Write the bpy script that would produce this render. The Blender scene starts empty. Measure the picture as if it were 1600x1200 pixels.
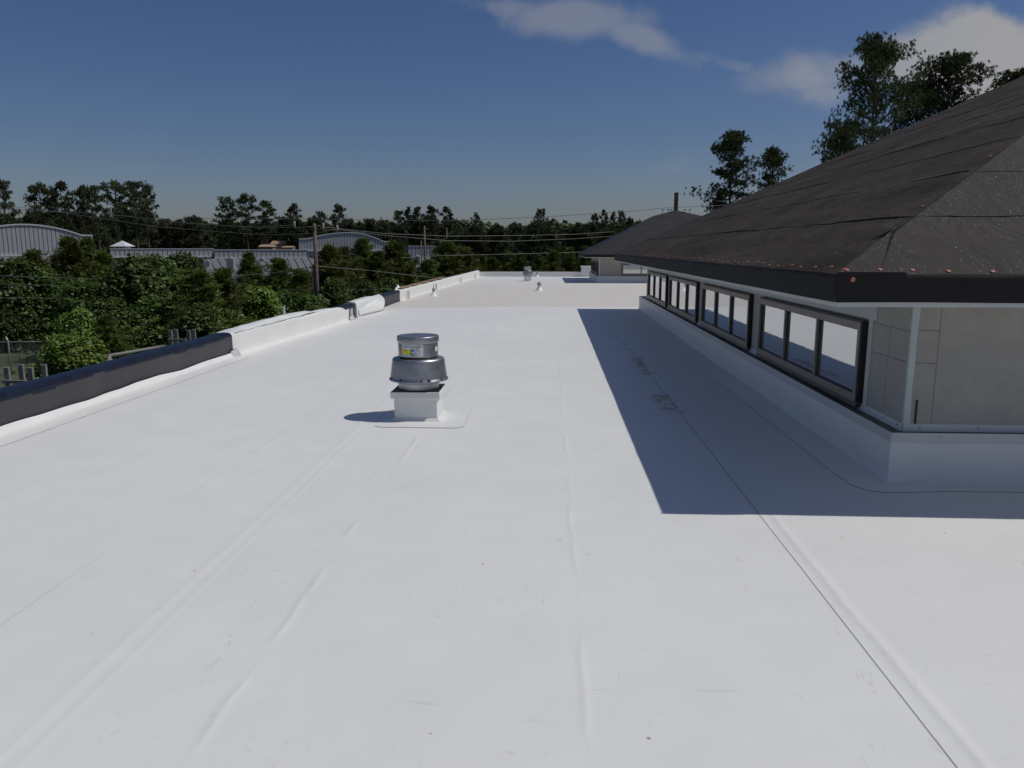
import bpy, math, random
import numpy as np
from mathutils import Vector, noise as mnoise
R = math.radians
C = bpy.context.scene.collection
scn = bpy.context.scene
PI = math.pi

# ------------------------------------------------------------------ camera
H = 2.0
PITCH = math.atan(212/1200); YAW = math.atan(62/1200*math.cos(PITCH))
cd = bpy.data.cameras.new('camera'); cam = bpy.data.objects.new('camera', cd); C.objects.link(cam)
cam.location = (0, 0, H); cam.rotation_euler = (PI/2-PITCH, 0, YAW)
cd.sensor_fit = 'HORIZONTAL'; cd.sensor_width = 36; cd.lens = 36*1200/1600
cd.clip_start = .05; cd.clip_end = 6000
scn.camera = cam
_F = Vector((-math.sin(YAW)*math.cos(PITCH), math.cos(YAW)*math.cos(PITCH), -math.sin(PITCH)))
_R = Vector((math.cos(YAW), math.sin(YAW), 0)); _U = _R.cross(_F)
def ray(px, py): return _F*1200 + _R*(px-800) + _U*(600-py)
def at(px, py, Y):
    d = ray(px, py); return Vector((0, 0, H)) + d*(Y/d.y)
# ------------------------------------------------------------------ light
SUNV = Vector((.675, .05, 1)).normalized()
SUN_EL = math.asin(SUNV.z); SUN_AZ = math.atan2(SUNV.x, SUNV.y)   # clockwise from +y
sd = bpy.data.lights.new('sun', 'SUN'); sun = bpy.data.objects.new('sun', sd); C.objects.link(sun)
sd.energy = 4.6; sd.angle = R(.5); sd.color = (1, .965, .91)
sun.rotation_euler = SUNV.to_track_quat('Z', 'Y').to_euler()
scn.view_settings.view_transform = 'Standard'; scn.view_settings.look = 'None'
scn.view_settings.gamma = 1; scn.view_settings.use_curve_mapping = False
scn.view_settings.exposure = -.84

class N:
    """small node helper"""
    def __init__(s, nt): s.nt = nt
    def new(s, t, **kw):
        n = s.nt.nodes.new(t)
        for k, v in kw.items(): setattr(n, k, v)
        return n
    def set(s, sock, v):
        if hasattr(v, 'is_output') or isinstance(v, bpy.types.NodeSocket): s.nt.links.new(v, sock)
        else: sock.default_value = v
    def m(s, op, a, b=0., c=None, clamp=False):
        n = s.new('ShaderNodeMath', operation=op, use_clamp=clamp); s.set(n.inputs[0], a); s.set(n.inputs[1], b)
        if c is not None: s.set(n.inputs[2], c)
        return n.outputs[0]
    def mix(s, f, a, b):
        n = s.new('ShaderNodeMix', data_type='RGBA'); s.set(n.inputs['Factor'], f)
        s.set(n.inputs[6], a if isinstance(a, bpy.types.NodeSocket) else (*a, 1)); s.set(n.inputs[7], b if isinstance(b, bpy.types.NodeSocket) else (*b, 1))
        return n.outputs[2]
    def noise(s, vec, scale, detail=3, rough=.5, dist=0.):
        n = s.new('ShaderNodeTexNoise'); s.set(n.inputs['Vector'], vec); n.inputs['Scale'].default_value = scale
        n.inputs['Detail'].default_value = detail; n.inputs['Roughness'].default_value = rough; n.inputs['Distortion'].default_value = dist
        return n.outputs[0]
    def step(s, v, a, b):
        n = s.new('ShaderNodeMapRange', interpolation_type='SMOOTHSTEP'); s.set(n.inputs[0], v); s.set(n.inputs[1], a); s.set(n.inputs[2], b)
        n.inputs[3].default_value = 0; n.inputs[4].default_value = 1; return n.outputs[0]
    def scaled(s, vec, sx, sy, sz):
        n = s.new('ShaderNodeVectorMath', operation='MULTIPLY'); s.set(n.inputs[0], vec); n.inputs[1].default_value = (sx, sy, sz); return n.outputs[0]
    def xyz(s, vec):
        n = s.new('ShaderNodeSeparateXYZ'); s.set(n.inputs[0], vec); return n.outputs
    def pos(s): return s.new('ShaderNodeTexCoord').outputs['Object']

# world: sky + clouds laid out by direction
w = bpy.data.worlds.new('World'); scn.world = w; w.use_nodes = True
nt = w.node_tree; nt.nodes.clear(); n = N(nt)
sky = n.new('ShaderNodeTexSky', sky_type='NISHITA', sun_disc=False, sun_elevation=SUN_EL, sun_rotation=SUN_AZ, altitude=0)
sky.air_density = 1.0; sky.dust_density = .9; sky.ozone_density = 2.2
gen = n.new('ShaderNodeTexCoord').outputs['Generated']
x, y, z = n.xyz(gen)
ys = n.m('MAXIMUM', y, .05)
u = n.m('DIVIDE', x, ys); v = n.m('DIVIDE', z, ys)
uv = n.new('ShaderNodeCombineXYZ'); n.set(uv.inputs[0], u); n.set(uv.inputs[1], v)
fb = n.noise(uv.outputs[0], 7.5, 7, .58, .35)
fb2 = n.noise(uv.outputs[0], 20, 5, .6)
dens = None
def uvp(px, py): d = ray(px, py); return d.x/d.y, d.z/d.y
CL = [(905, 28, 110, 34, -4, 1.0), (1000, 60, 95, 27, -24, .95), (1110, 92, 110, 17, -14, .45), (800, 12, 90, 22, -8, .6),
      (1300, 110, 180, 42, 8, .55), (1440, 88, 130, 46, 8, 1.05), (1535, 88, 74, 60, 0, 1.6), (1300, 140, 190, 40, 0, .42), (1560, 150, 70, 80, 0, 1.1), (1090, 248, 120, 26, 12, .3), (480, 288, 60, 16, 10, .22), (1660, 90, 60, 40, 0, .5)]
for (px, py, rx, ry, rot, amp) in CL:
    a, b = uvp(px, py); a2, b2 = uvp(px+rx, py); a3, b3 = uvp(px, py-ry)
    ru = a2-a; rv = b3-b; c_, s_ = math.cos(R(rot)), math.sin(R(rot))
    du = n.m('SUBTRACT', u, a); dv = n.m('SUBTRACT', v, b)
    p = n.m('DIVIDE', n.m('ADD', n.m('MULTIPLY', du, c_), n.m('MULTIPLY', dv, s_)), ru)
    q = n.m('DIVIDE', n.m('SUBTRACT', n.m('MULTIPLY', dv, c_), n.m('MULTIPLY', du, s_)), rv)
    r2 = n.m('ADD', n.m('MULTIPLY', p, p), n.m('MULTIPLY', q, q))
    g = n.m('MULTIPLY', n.m('POWER', 2.718, n.m('MULTIPLY', r2, -.8)), amp)
    dens = g if dens is None else n.m('MAXIMUM', dens, g)
body = n.m('ADD', dens, n.m('MULTIPLY', n.m('SUBTRACT', fb, .5), 1.5))
body = n.m('ADD', body, n.m('MULTIPLY', n.m('SUBTRACT', fb2, .5), .35))
cov = n.m('MULTIPLY', n.step(body, .22, .80), n.m('ADD', .40, n.m('MULTIPLY', .60, n.step(u, .15, .55))))
cov = n.m('MULTIPLY', cov, n.step(dens, .04, .4))
front = n.step(y, .1, .3)
cov = n.m('MULTIPLY', n.m('MULTIPLY', cov, front), .90)
# unseen broken cloud added overhead and behind the viewer to lift ambient light
rest = n.m('MAXIMUM', n.m('SUBTRACT', 1., n.step(y, -.1, .25)), n.step(z, .5, .75))
rc = n.m('MULTIPLY', n.m('MULTIPLY', n.step(n.noise(gen, 2.6, 6, .6), .42, .62), rest), n.step(z, 0., .08))
cov = n.m('MAXIMUM', cov, n.m('MULTIPLY', rc, .14))
hs = n.new('ShaderNodeHueSaturation'); hs.inputs['Saturation'].default_value = 1.18; n.set(hs.inputs['Color'], sky.outputs[0])
horiz = n.m('SUBTRACT', 1., n.step(z, -.02, .45))
tint = n.new('ShaderNodeMix', data_type='RGBA', blend_type='MULTIPLY'); tint.inputs['Factor'].default_value = 1
n.set(tint.inputs[6], hs.outputs[0]); n.set(tint.inputs[7], (.82, .84, 1.04, 1))
tcol = n.mix(cov, tint.outputs[2], n.mix(rest, (7.4, 7.3, 7.3), (11.5, 11.8, 12.4)))
bg = n.new('ShaderNodeBackground'); n.set(bg.inputs[0], tcol); bg.inputs[1].default_value = .086
out = n.new('ShaderNodeOutputWorld'); nt.links.new(bg.outputs[0], out.inputs[0])

# ------------------------------------------------------------------ materials
def mat(name):
    m = bpy.data.materials.new(name); m.use_nodes = True; nt = m.node_tree
    b = nt.nodes['Principled BSDF']; return m, N(nt), b
def basic(name, col, rough=.6, metal=0., var=.12, scale=3., bump=0., bscale=40., spec=.5):
    m, n, b = mat(name); p = n.pos()
    f = n.noise(p, scale, 4, .55); f2 = n.noise(p, scale*7, 3, .6)
    k = n.m('ADD', n.m('MULTIPLY', f, .65), n.m('MULTIPLY', f2, .35))
    lo = tuple(c*(1-var) for c in col); hi = tuple(min(1, c*(1+var)) for c in col)
    n.set(b.inputs['Base Color'], n.mix(n.step(k, .3, .7), lo, hi))
    n.set(b.inputs['Roughness'], n.m('ADD', n.m('MULTIPLY', n.m('SUBTRACT', f2, .5), .25), rough)); b.inputs['Metallic'].default_value = metal
    b.inputs['Specular IOR Level'].default_value = spec
    if bump:
        bn = n.new('ShaderNodeBump'); bn.inputs['Strength'].default_value = 1; bn.inputs['Distance'].default_value = bump
        n.set(bn.inputs['Height'], n.noise(p, bscale, 4, .6)); n.set(b.inputs['Normal'], bn.outputs[0])
    return m

M = {}
M['membrane'] = basic('white_membrane', (.735, .738, .712), .42, var=.03, scale=1.2, bump=.004, bscale=6, spec=.35)
M['sky_tinted_membrane'] = basic('sky_tinted_membrane', (.010, .014, .028), .42, var=.3, scale=2.5, bump=.004, bscale=3.5, spec=.2)  # black membrane on top; the sky's blue reflection is put into the colour
M['black_membrane'] = basic('black_membrane', (.042, .042, .045), .5, var=.25, scale=1.5, bump=.006, bscale=3.5)
M['felt_shaded'] = basic('felt', (.016, .015, .015), .8, var=.2, scale=1.2, bump=.002, bscale=60, spec=.3)  # felt darkened: the shade on the fascia is put into the colour
M['plywood'] = basic('parapet_wood', (.28, .17, .10), .8, var=.2)
M['board'] = basic('cement_board', (.37, .355, .325), .8, var=.1, scale=1.6, bump=.001)
M['joint'] = basic('board_joint', (.16, .16, .155), .9)
M['tape'] = basic('joint_tape', (.48, .53, .53), .6, var=.06)
M['trim'] = basic('pale_trim', (.55, .57, .56), .55, var=.06)
M['steel'] = basic('galvanised_steel', (.5, .52, .52), .4, .8, var=.12, scale=8)
M['frame'] = basic('bronze_frame', (.20, .172, .16), .45, .25, var=.08, scale=2)
M['frame_dark'] = basic('gasket_shade_black', (.012, .011, .011), .5)
M['sillm'] = basic('bronze_sill', (.06, .052, .05), .4, .1, var=.15)
M['ledge'] = basic('ledge_flashing', (.12, .115, .11), .5, .1, var=.3, scale=2)
M['coping'] = basic('metal_coping', (.52, .53, .54), .4, .1, var=.04)
M['cap'] = basic('nail_cap_orange', (.50, .15, .08), .5)
M['paint_white'] = basic('fan_curb_white', (.70, .70, .69), .45, var=.04)
M['sticker_white'] = basic('sticker_white', (.66, .68, .68), .4, var=.03)
M['sticker_yellow'] = basic('sticker_yellow', (.80, .70, .01), .4, var=.03)
M['sticker_blue'] = basic('sticker_blue', (.03, .13, .22), .4, var=.03)
M['sticker_green'] = basic('sticker_green', (.03, .16, .06), .4, var=.03)
M['ink'] = basic('ink', (.05, .05, .05), .5)
M['concrete'] = basic('concrete_grey', (.30, .295, .28), .85, var=.15, bump=.002)
M['timber'] = basic('weathered_timber', (.21, .20, .175), .85, var=.15, scale=6)
M['bark'] = basic('bark', (.085, .065, .05), .9, var=.3, scale=4, bump=.02, bscale=12)
M['polewood'] = basic('pole_wood', (.12, .09, .07), .85, var=.25, scale=3)
M['wire'] = basic('wire', (.20, .20, .19), .5, .3)
M['porcelain'] = basic('insulator_grey', (.42, .43, .42), .4)
M['galv'] = basic('fence_galvanised', (.42, .43, .43), .5, .5)
M['panel'] = basic('metal_siding', (.40, .405, .41), .6, .0, var=.05)
M['panel_roof'] = basic('metal_roofing', (.15, .15, .155), .8, .0, var=.08, scale=.5)
M['panel_dark'] = basic('siding_groove', (.30, .305, .315), .6)
M['whitewall'] = basic('white_wall', (.56, .58, .60), .7, var=.05)
M['tanwall'] = basic('tan_wall', (.34, .24, .17), .8, var=.1)
M['redwall'] = basic('reddish_wall', (.26, .14, .09), .8, var=.15)
M['unit_seam'] = basic('roof_seam', (.10, .10, .105), .8)
M['unit'] = basic('unit_grey', (.33, .33, .33), .5, .2)
M['lead'] = basic('vent_grey', (.30, .30, .30), .5, .2)
M['postm'] = basic('wrapped_post', (.07, .055, .045), .8, var=.3, scale=5)

# galvanised fan metal: anisotropic-ish streaky
m, n, b = mat('spun_aluminium'); p = n.pos()
st = n.noise(n.scaled(p, 2, 2, 55), 3, 4, .6); bl = n.noise(p, 9, 3, .5)
n.set(b.inputs['Base Color'], n.mix(n.step(n.m('ADD', n.m('MULTIPLY', st, .5), n.m('MULTIPLY', bl, .5)), .35, .65), (.30, .305, .315), (.43, .435, .445)))
b.inputs['Metallic'].default_value = .9; n.set(b.inputs['Roughness'], n.m('ADD', n.m('MULTIPLY', st, .2), .30))
bn = n.new('ShaderNodeBump'); bn.inputs['Distance'].default_value = .003; n.set(bn.inputs['Height'], bl); n.set(b.inputs['Normal'], bn.outputs[0])
M['alu'] = m

# glass: dark low-e glazing that mirrors its surroundings
m, n, b = mat('reflective_glazing'); p = n.pos()
b.inputs['Base Color'].default_value = (.60, .62, .63, 1); b.inputs['Metallic'].default_value = .94
n.set(b.inputs['Roughness'], n.m('MULTIPLY', n.noise(p, 2.5, 3), .05))
bn = n.new('ShaderNodeBump'); bn.inputs['Distance'].default_value = .004; bn.inputs['Strength'].default_value = .15
n.set(bn.inputs['Height'], n.noise(p, 1.6, 2)); n.set(b.inputs['Normal'], bn.outputs[0])
M['glass'] = m

# roofing felt of the hipped roofs: dusty, speckled
m, n, b = mat('roofing_felt'); p = n.pos()
f = n.noise(p, .8, 5, .6); g = n.noise(p, 14, 4, .65)
streak = n.noise(n.scaled(p, 1, .35, 1), 5, 4, .7)
col = n.mix(n.step(n.m('ADD', n.m('MULTIPLY', f, .6), n.m('MULTIPLY', g, .4)), .35, .68), (.034, .026, .018), (.064, .051, .039))
col = n.mix(n.m('MULTIPLY', n.step(streak, .55, .75), .4), col, (.085, .077, .07))
vo = n.new('ShaderNodeTexVoronoi'); vo.inputs['Scale'].default_value = 26; n.set(vo.inputs['Vector'], p)
spk = n.m('LESS_THAN', vo.outputs['Distance'], n.m('MULTIPLY', n.noise(p, 6, 2), .27))
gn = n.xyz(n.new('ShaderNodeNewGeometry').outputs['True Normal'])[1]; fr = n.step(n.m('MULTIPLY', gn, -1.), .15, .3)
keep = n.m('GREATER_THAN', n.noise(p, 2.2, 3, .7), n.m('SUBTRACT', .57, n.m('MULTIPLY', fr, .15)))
col = n.mix(n.m('MULTIPLY', fr, .45), col, (.064, .062, .062))  # front slope greyer: the lighting difference between slopes is put into the colour
col = n.mix(n.m('MULTIPLY', n.m('MULTIPLY', spk, keep), .8), col, (.30, .29, .28))
n.set(b.inputs['Base Color'], col); b.inputs['Roughness'].default_value = .8; b.inputs['Specular IOR Level'].default_value = .15
bn = n.new('ShaderNodeBump'); bn.inputs['Distance'].default_value = .004
n.set(bn.inputs['Height'], n.m('ADD', n.noise(p, 90, 3, .7), n.m('MULTIPLY', n.noise(n.scaled(p, 1, .4, 1), 2.6, 5, .6, .8), 11))); n.set(b.inputs['Normal'], bn.outputs[0])
M['felt'] = m

M['felt_dark'] = basic('far_felt_darkened', (.022, .021, .023), .7, var=.2, scale=1.5, bump=.003, bscale=4, spec=.3)  # darker felt copy; how dark the far roof looks from here is painted in
# big white roof
m, n, b = mat('roof_membrane_white'); p = n.pos(); x, y, z = n.xyz(p)
f1 = n.noise(p, .35, 4, .5); f2 = n.noise(p, 2.3, 5, .6)
k = n.m('ADD', n.m('MULTIPLY', f1, .6), n.m('MULTIPLY', f2, .4))
col = n.mix(n.step(k, .3, .7), (.700, .702, .672), (.745, .747, .714))
col = n.mix(n.m('MULTIPLY', n.step(x, .8, 4.5), .35), col, (.75, .735, .71))
# ponding silt beyond the crest
edge = n.m('ADD', y, n.m('MULTIPLY', n.m('SUBTRACT', n.noise(p, .5, 3), .5), .9))
pond = n.m('MULTIPLY', n.step(edge, 26.6, 27.1), n.m('SUBTRACT', 1., n.step(y, 38., 64.)))
pond = n.m('MULTIPLY', pond, n.m('ADD', .45, n.m('MULTIPLY', n.noise(n.scaled(p, 1, .5, 1), .8, 4, .6), 1.0)))
col = n.mix(n.m('MULTIPLY', pond, 1.0, clamp=True), col, (.66, .62, .555))
# scuffs and dirt
sc = n.noise(n.scaled(p, 3.0, 1, 1), 5.5, 5, .72, 1.2); gate = n.noise(p, .9, 2, .5)
scm = n.m('MULTIPLY', n.step(sc, .59, .72), n.step(gate, .42, .58))
col = n.mix(n.m('MULTIPLY', scm, .5), col, (.45, .44, .42))
sc2 = n.noise(n.scaled(p, 1, 6, 1), 4.2, 4, .7, .6)
scm2 = n.m('MULTIPLY', n.step(sc2, .61, .73), n.step(n.noise(p, 1.3, 2, .5), .50, .62))
col = n.mix(n.m('MULTIPLY', scm2, .35), col, (.46, .45, .43))
for (ang, sd_, th_) in ((.5, 3., .70), (-.35, 9., .71), (1.3, 15., .72)):
    mp = n.new('ShaderNodeMapping'); n.set(mp.inputs['Vector'], p); mp.inputs['Rotation'].default_value = (0, 0, ang); mp.inputs['Location'].default_value = (sd_, sd_*2, 0); mp.inputs['Scale'].default_value = (.8, 22, 1)
    sk = n.noise(mp.outputs[0], 1.5, 3, .6)
    sg = n.m('MULTIPLY', n.step(sk, th_, th_+.05), n.step(n.noise(p, .7+sd_*.02, 2), .5, .6))
    col = n.mix(n.m('MULTIPLY', sg, .4), col, (.42, .41, .40))
vo = n.new('ShaderNodeTexVoronoi'); vo.inputs['Scale'].default_value = 3.2; n.set(vo.inputs['Vector'], p)
dot = n.m('MULTIPLY', n.m('LESS_THAN', vo.outputs['Distance'], n.m('MULTIPLY', n.noise(p, 5, 2), .05)), n.m('GREATER_THAN', n.noise(p, 2, 2), .5))
col = n.mix(n.m('MULTIPLY', dot, .7), col, (.16, .13, .09))
# muddy leaf stains in a row
wx = n.m('ADD', x, n.m('MULTIPLY', n.m('SUBTRACT', n.noise(p, 4, 4), .5), .42))
for (ya, yb, x0, hw, am) in ((9.3, 10.6, 1.53, .11, 1.), (12.2, 14.3, 1.57, .085, .9), (15.1, 15.5, 1.58, .08, .7), (16.1, 16.6, 1.60, .09, .8), (17.5, 18.0, 1.50, .07, .5), (7.72, 7.9, 1.56, .14, .12)):
    mx = n.m('SUBTRACT', 1., n.step(n.m('ABSOLUTE', n.m('SUBTRACT', wx, x0)), hw*.7, hw*1.4))
    my = n.m('MULTIPLY', n.step(y, ya, ya+.12), n.m('SUBTRACT', 1., n.step(y, yb-.12, yb)))
    bk = n.m('MULTIPLY', n.step(n.noise(p, 3.1, 6, .8, 1.6), .44, .55), n.step(n.noise(p, 17, 3, .7), .38, .55))
    col = n.mix(n.m('MULTIPLY', n.m('MULTIPLY', n.m('MULTIPLY', mx, my), bk), am), col, (.34, .13, .03))
ht = None
# seams: (x0, dark line strength, ridge amp, ridge width, wiggle, gated)
for (x0, dk, amp, wd, wig, gt, seed) in ((-2.95, .22, .0015, .02, .01, 1, 1), (-2.19, .05, .0035, .04, .02, 0, 2), (-2.08, .0, .002, .025, .02, 0, 3), (-1.43, .06, .006, .024, .07, 1, 4), (.165, .05, .0045, .022, .035, 1, 5),
      (1.60, .75, .001, .01, .004, 0, 6), (1.70, .0, .009, .032, .05, 0, 7), (-5.72, .12, .002, .02, .02, 0, 8), (-4.4, .05, .002, .02, .03, 1, 9)):
    yy = n.new('ShaderNodeCombineXYZ'); n.set(yy.inputs[0], float(seed*7.3)); n.set(yy.inputs[1], y)
    wgl = n.m('MULTIPLY', n.m('SUBTRACT', n.noise(yy.outputs[0], .8, 3), .5), wig*2)
    d = n.m('ABSOLUTE', n.m('SUBTRACT', n.m('SUBTRACT', x, x0), wgl))
    e = n.m('POWER', 2.718, n.m('MULTIPLY', n.m('POWER', n.m('DIVIDE', d, wd), 2.), -1.))
    e = n.m('MULTIPLY', e, amp)
    if gt: e = n.m('MULTIPLY', e, n.step(n.noise(yy.outputs[0], 1.1, 2), .42, .62))
    ht = e if ht is None else n.m('ADD', ht, e)
    if dk:
        ln = n.m('SUBTRACT', 1., n.step(d, .0025, .006))
        if dk > .5: ln = n.m('MULTIPLY', ln, n.m('SUBTRACT', 1., n.step(y, 10., 22.)))
        elif gt: ln = n.m('MULTIPLY', ln, n.step(n.noise(yy.outputs[0], .7, 2), .4, .55))
        col = n.mix(n.m('MULTIPLY', ln, dk), col, (.12, .12, .12))
# faint cross marks
for (y0, xa, xb, dk) in ((3.27, .45, 1.2, .25), (9.55, -1.2, 1.4, .06), (5.0, -.5, .12, .12), (18.2, -5, 2.5, .12), (31., -5, 2.6, .15), (36., -5, 2.6, .12)):
    d = n.m('ABSOLUTE', n.m('SUBTRACT', y, y0))
    ln = n.m('MULTIPLY', n.m('SUBTRACT', 1., n.step(d, .004, .012 if y0 < 15 else .06)), n.m('MULTIPLY', n.m('GREATER_THAN', x, xa), n.m('LESS_THAN', x, xb)))
    ln = n.m('MULTIPLY', ln, n.step(n.noise(p, 3, 3), .4, .6))
    col = n.mix(n.m('MULTIPLY', ln, dk), col, (.3, .3, .29))
n.set(b.inputs['Base Color'], col)
n.set(b.inputs['Roughness'], n.m('ADD', .42, n.m('MULTIPLY', f2, .2))); b.inputs['Specular IOR Level'].default_value = .3
ht = n.m('ADD', ht, n.m('MULTIPLY', n.noise(p, 1.1, 3), .006)); ht = n.m('ADD', ht, n.m('MULTIPLY', n.noise(n.scaled(p, 1, .35, 1), 5, 3), .0012))
bn = n.new('ShaderNodeBump'); bn.inputs['Distance'].default_value = 1.; bn.inputs['Strength'].default_value = .62
n.set(bn.inputs['Height'], ht); n.set(b.inputs['Normal'], bn.outputs[0])
M['roof'] = m

# foliage
def leafmat(name, a, b_, hue=.5, trans=.35):
    m, n, b = mat(name); nt = m.node_tree; p = n.pos()
    oi = n.new('ShaderNodeObjectInfo').outputs['Random']
    geo = n.new('ShaderNodeNewGeometry').outputs['Random Per Island']
    k = n.m('ADD', n.m('MULTIPLY', geo, .55), n.m('MULTIPLY', n.noise(p, .9, 3), .45))
    col = n.mix(n.step(k, .2, .8), a, b_)
    hsv = n.new('ShaderNodeHueSaturation'); n.set(hsv.inputs['Hue'], n.m('ADD', .474, n.m('MULTIPLY', oi, .024))); n.set(hsv.inputs['Value'], n.m('ADD', .72, n.m('MULTIPLY', oi, .6))); n.set(hsv.inputs['Color'], col)
    nt.nodes.remove(b)
    df = n.new('ShaderNodeBsdfDiffuse'); n.set(df.inputs[0], hsv.outputs[0]); tr = n.new('ShaderNodeBsdfTranslucent'); n.set(tr.inputs[0], hsv.outputs[0])
    gl = n.new('ShaderNodeBsdfGlossy'); gl.inputs['Roughness'].default_value = .5; gl.inputs[0].default_value = (.5, .5, .5, 1)
    ms = n.new('ShaderNodeMixShader'); ms.inputs[0].default_value = trans; nt.links.new(df.outputs[0], ms.inputs[1]); nt.links.new(tr.outputs[0], ms.inputs[2])
    m2 = n.new('ShaderNodeMixShader'); m2.inputs[0].default_value = .04; nt.links.new(ms.outputs[0], m2.inputs[1]); nt.links.new(gl.outputs[0], m2.inputs[2])
    nt.links.new(m2.outputs[0], nt.nodes['Material Output'].inputs[0]); return m
M['leaf'] = leafmat('broad_leaves', (.036, .068, .013), (.105, .168, .036))
M['leaf_bright'] = leafmat('bright_leaves', (.075, .13, .022), (.19, .29, .06))
M['needle'] = leafmat('pine_needles', (.026, .046, .015), (.075, .11, .032), trans=.2)
M['needle_young'] = leafmat('young_needles', (.056, .090, .018), (.155, .20, .048), trans=.25)
M['needle_far'] = leafmat('far_needles', (.036, .054, .022), (.085, .105, .045), trans=.2)
m, n, b = mat('ground_grass'); p = n.pos()
n.set(b.inputs['Base Color'], n.mix(n.step(n.noise(p, .15, 6, .7), .4, .65), (.035, .05, .018), (.10, .10, .05))); b.inputs['Roughness'].default_value = .95
M['ground'] = m

# ------------------------------------------------------------------ mesh helpers
class MB:
    def __init__(s): s.v = []; s.f = []; s.mi = []; s.sm = []
    def add(s, vs, fs, mi=0, smooth=False):
        o = len(s.v); s.v += [tuple(q) for q in vs]
        for f in fs: s.f.append(tuple(i+o for i in f)); s.mi.append(mi); s.sm.append(smooth)
        return s
    def box(s, x0, x1, y0, y1, z0, z1, mi=0):
        vs = [(x0, y0, z0), (x1, y0, z0), (x1, y1, z0), (x0, y1, z0), (x0, y0, z1), (x1, y0, z1), (x1, y1, z1), (x0, y1, z1)]
        return s.add(vs, [(0, 3, 2, 1), (4, 5, 6, 7), (0, 1, 5, 4), (1, 2, 6, 5), (2, 3, 7, 6), (3, 0, 4, 7)], mi)
    def quad(s, a, b, c, d, mi=0): return s.add([a, b, c, d], [(0, 1, 2, 3)], mi)
    def grid(s, fn, nu, nv, mi=0, smooth=True, flip=False):
        vs = [fn(i/nu, j/nv) for j in range(nv+1) for i in range(nu+1)]
        fs = []
        for j in range(nv):
            for i in range(nu):
                a = j*(nu+1)+i; q = (a, a+1, a+nu+2, a+nu+1); fs.append(q[::-1] if flip else q)
        return s.add(vs, fs, mi, smooth)
    def lathe(s, prof, c=(0, 0, 0), seg=48, mi=0, a0=0, a1=2*PI, smooth=True):
        full = abs(a1-a0-2*PI) < 1e-6; na = seg if full else seg+1
        vs = []; fs = []
        for (r, z) in prof:
            for k in range(na):
                a = a0+(a1-a0)*k/seg; vs.append((c[0]+r*math.cos(a), c[1]+r*math.sin(a), c[2]+z))
        for j in range(len(prof)-1):
            for k in range(seg):
                k2 = (k+1) % na if full else k+1
                fs.append((j*na+k, j*na+k2, (j+1)*na+k2, (j+1)*na+k))
        return s.add(vs, fs, mi, smooth)
    def tube(s, pts, rads, seg=6, mi=0, cap=True):
        pts = [Vector(p) for p in pts]; vs = []; fs = []
        if not hasattr(rads, '__len__'): rads = [rads]*len(pts)
        for i, p in enumerate(pts):
            t = (pts[min(i+1, len(pts)-1)]-pts[max(i-1, 0)]).normalized()
            a = t.orthogonal().normalized() if i == 0 else (a - t*a.dot(t)).normalized()
            b_ = t.cross(a)
            for k in range(seg):
                an = 2*PI*k/seg; vs.append(p + (a*math.cos(an)+b_*math.sin(an))*rads[i])
        for i in range(len(pts)-1):
            for k in range(seg):
                k2 = (k+1) % seg; fs.append((i*seg+k, i*seg+k2, (i+1)*seg+k2, (i+1)*seg+k))
        if cap: fs += [tuple(range(seg))[::-1], tuple((len(pts)-1)*seg+k for k in range(seg))]
        return s.add(vs, fs, mi, True)
    def mesh(s, name, mats):
        me = bpy.data.meshes.new(name); me.from_pydata(s.v, [], s.f)
        for m_ in (mats if isinstance(mats, (list, tuple)) else [mats]): me.materials.append(m_)
        me.polygons.foreach_set('material_index', s.mi); me.polygons.foreach_set('use_smooth', s.sm); me.update(); return me
    def build(s, name, mats, parent=None, bevel=0):
        o = bpy.data.objects.new(name, s.mesh(name, mats)); C.objects.link(o)
        if parent is not None: o.parent = parent
        if bevel:
            b_ = o.modifiers.new('bevel', 'BEVEL'); b_.width = bevel; b_.segments = 2; b_.limit_method = 'ANGLE'
        return o
def tag(o, label=None, cat=None, group=None, kind=None):
    if label: o['label'] = label
    if cat: o['category'] = cat
    if group: o['group'] = group
    if kind: o['kind'] = kind
    return o
def empty(name, loc, label, cat, group=None, rz=0):
    o = bpy.data.objects.new(name, None); C.objects.link(o); o.location = loc; o.rotation_euler.z = rz; o.empty_display_size = .2
    return tag(o, label, cat, group)
def copy_tree(o, parent=None):
    c = o.copy(); C.objects.link(c)
    if parent is not None: c.parent = parent
    for ch in [q for q in C.objects if q.parent == o]: copy_tree(ch, c)
    return c
def nz(x, y=0, z=0): return mnoise.noise(Vector((x, y, z)))

# ------------------------------------------------------------------ flat roof (the surface everything stands on)
def zr(x, y):
    z = 0
    if y > 26.5: z = -.008*(y-26.5)
    dip = max(0, 1-abs(y-23.5)/9.5); dip = dip*dip*(3-2*dip)
    z -= .10*dip*min(1, max(0, (-x-1.5)/4.4))
    if y > 26.5: z = min(z, -.008*(y-26.5))
    return z
PX = -5.97; YF = 64.2
mb = MB()
ysn = [-6+i*.75 for i in range(int(70.6/.75)+1)]
mb.grid(lambda u, v: (PX-.3+u*(30-PX), -6+v*(YF+6.3), zr(PX-.3+u*(30-PX), -6+v*(YF+6.3))), 60, 120, 0, True)
x0, x1, y0, y1 = PX-.3, 29.7, -6, YF+.3
mb.quad((x0, y0, -5.5), (x0, y1, -5.5), (x0, y1, -.45), (x0, y0, -.12), 1)
mb.quad((x0, y1, -5.5), (x1, y1, -5.5), (x1, y1, -.4), (x0, y1, -.4), 1)
mb.quad((x1, y0, -5.5), (x1, y1, -5.5), (x1, y1, -.4), (x1, y0, -.12), 1)
mb.quad((x0, y0, -5.5), (x1, y0, -5.5), (x1, y0, -.12), (x0, y0, -.12), 1)
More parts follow.
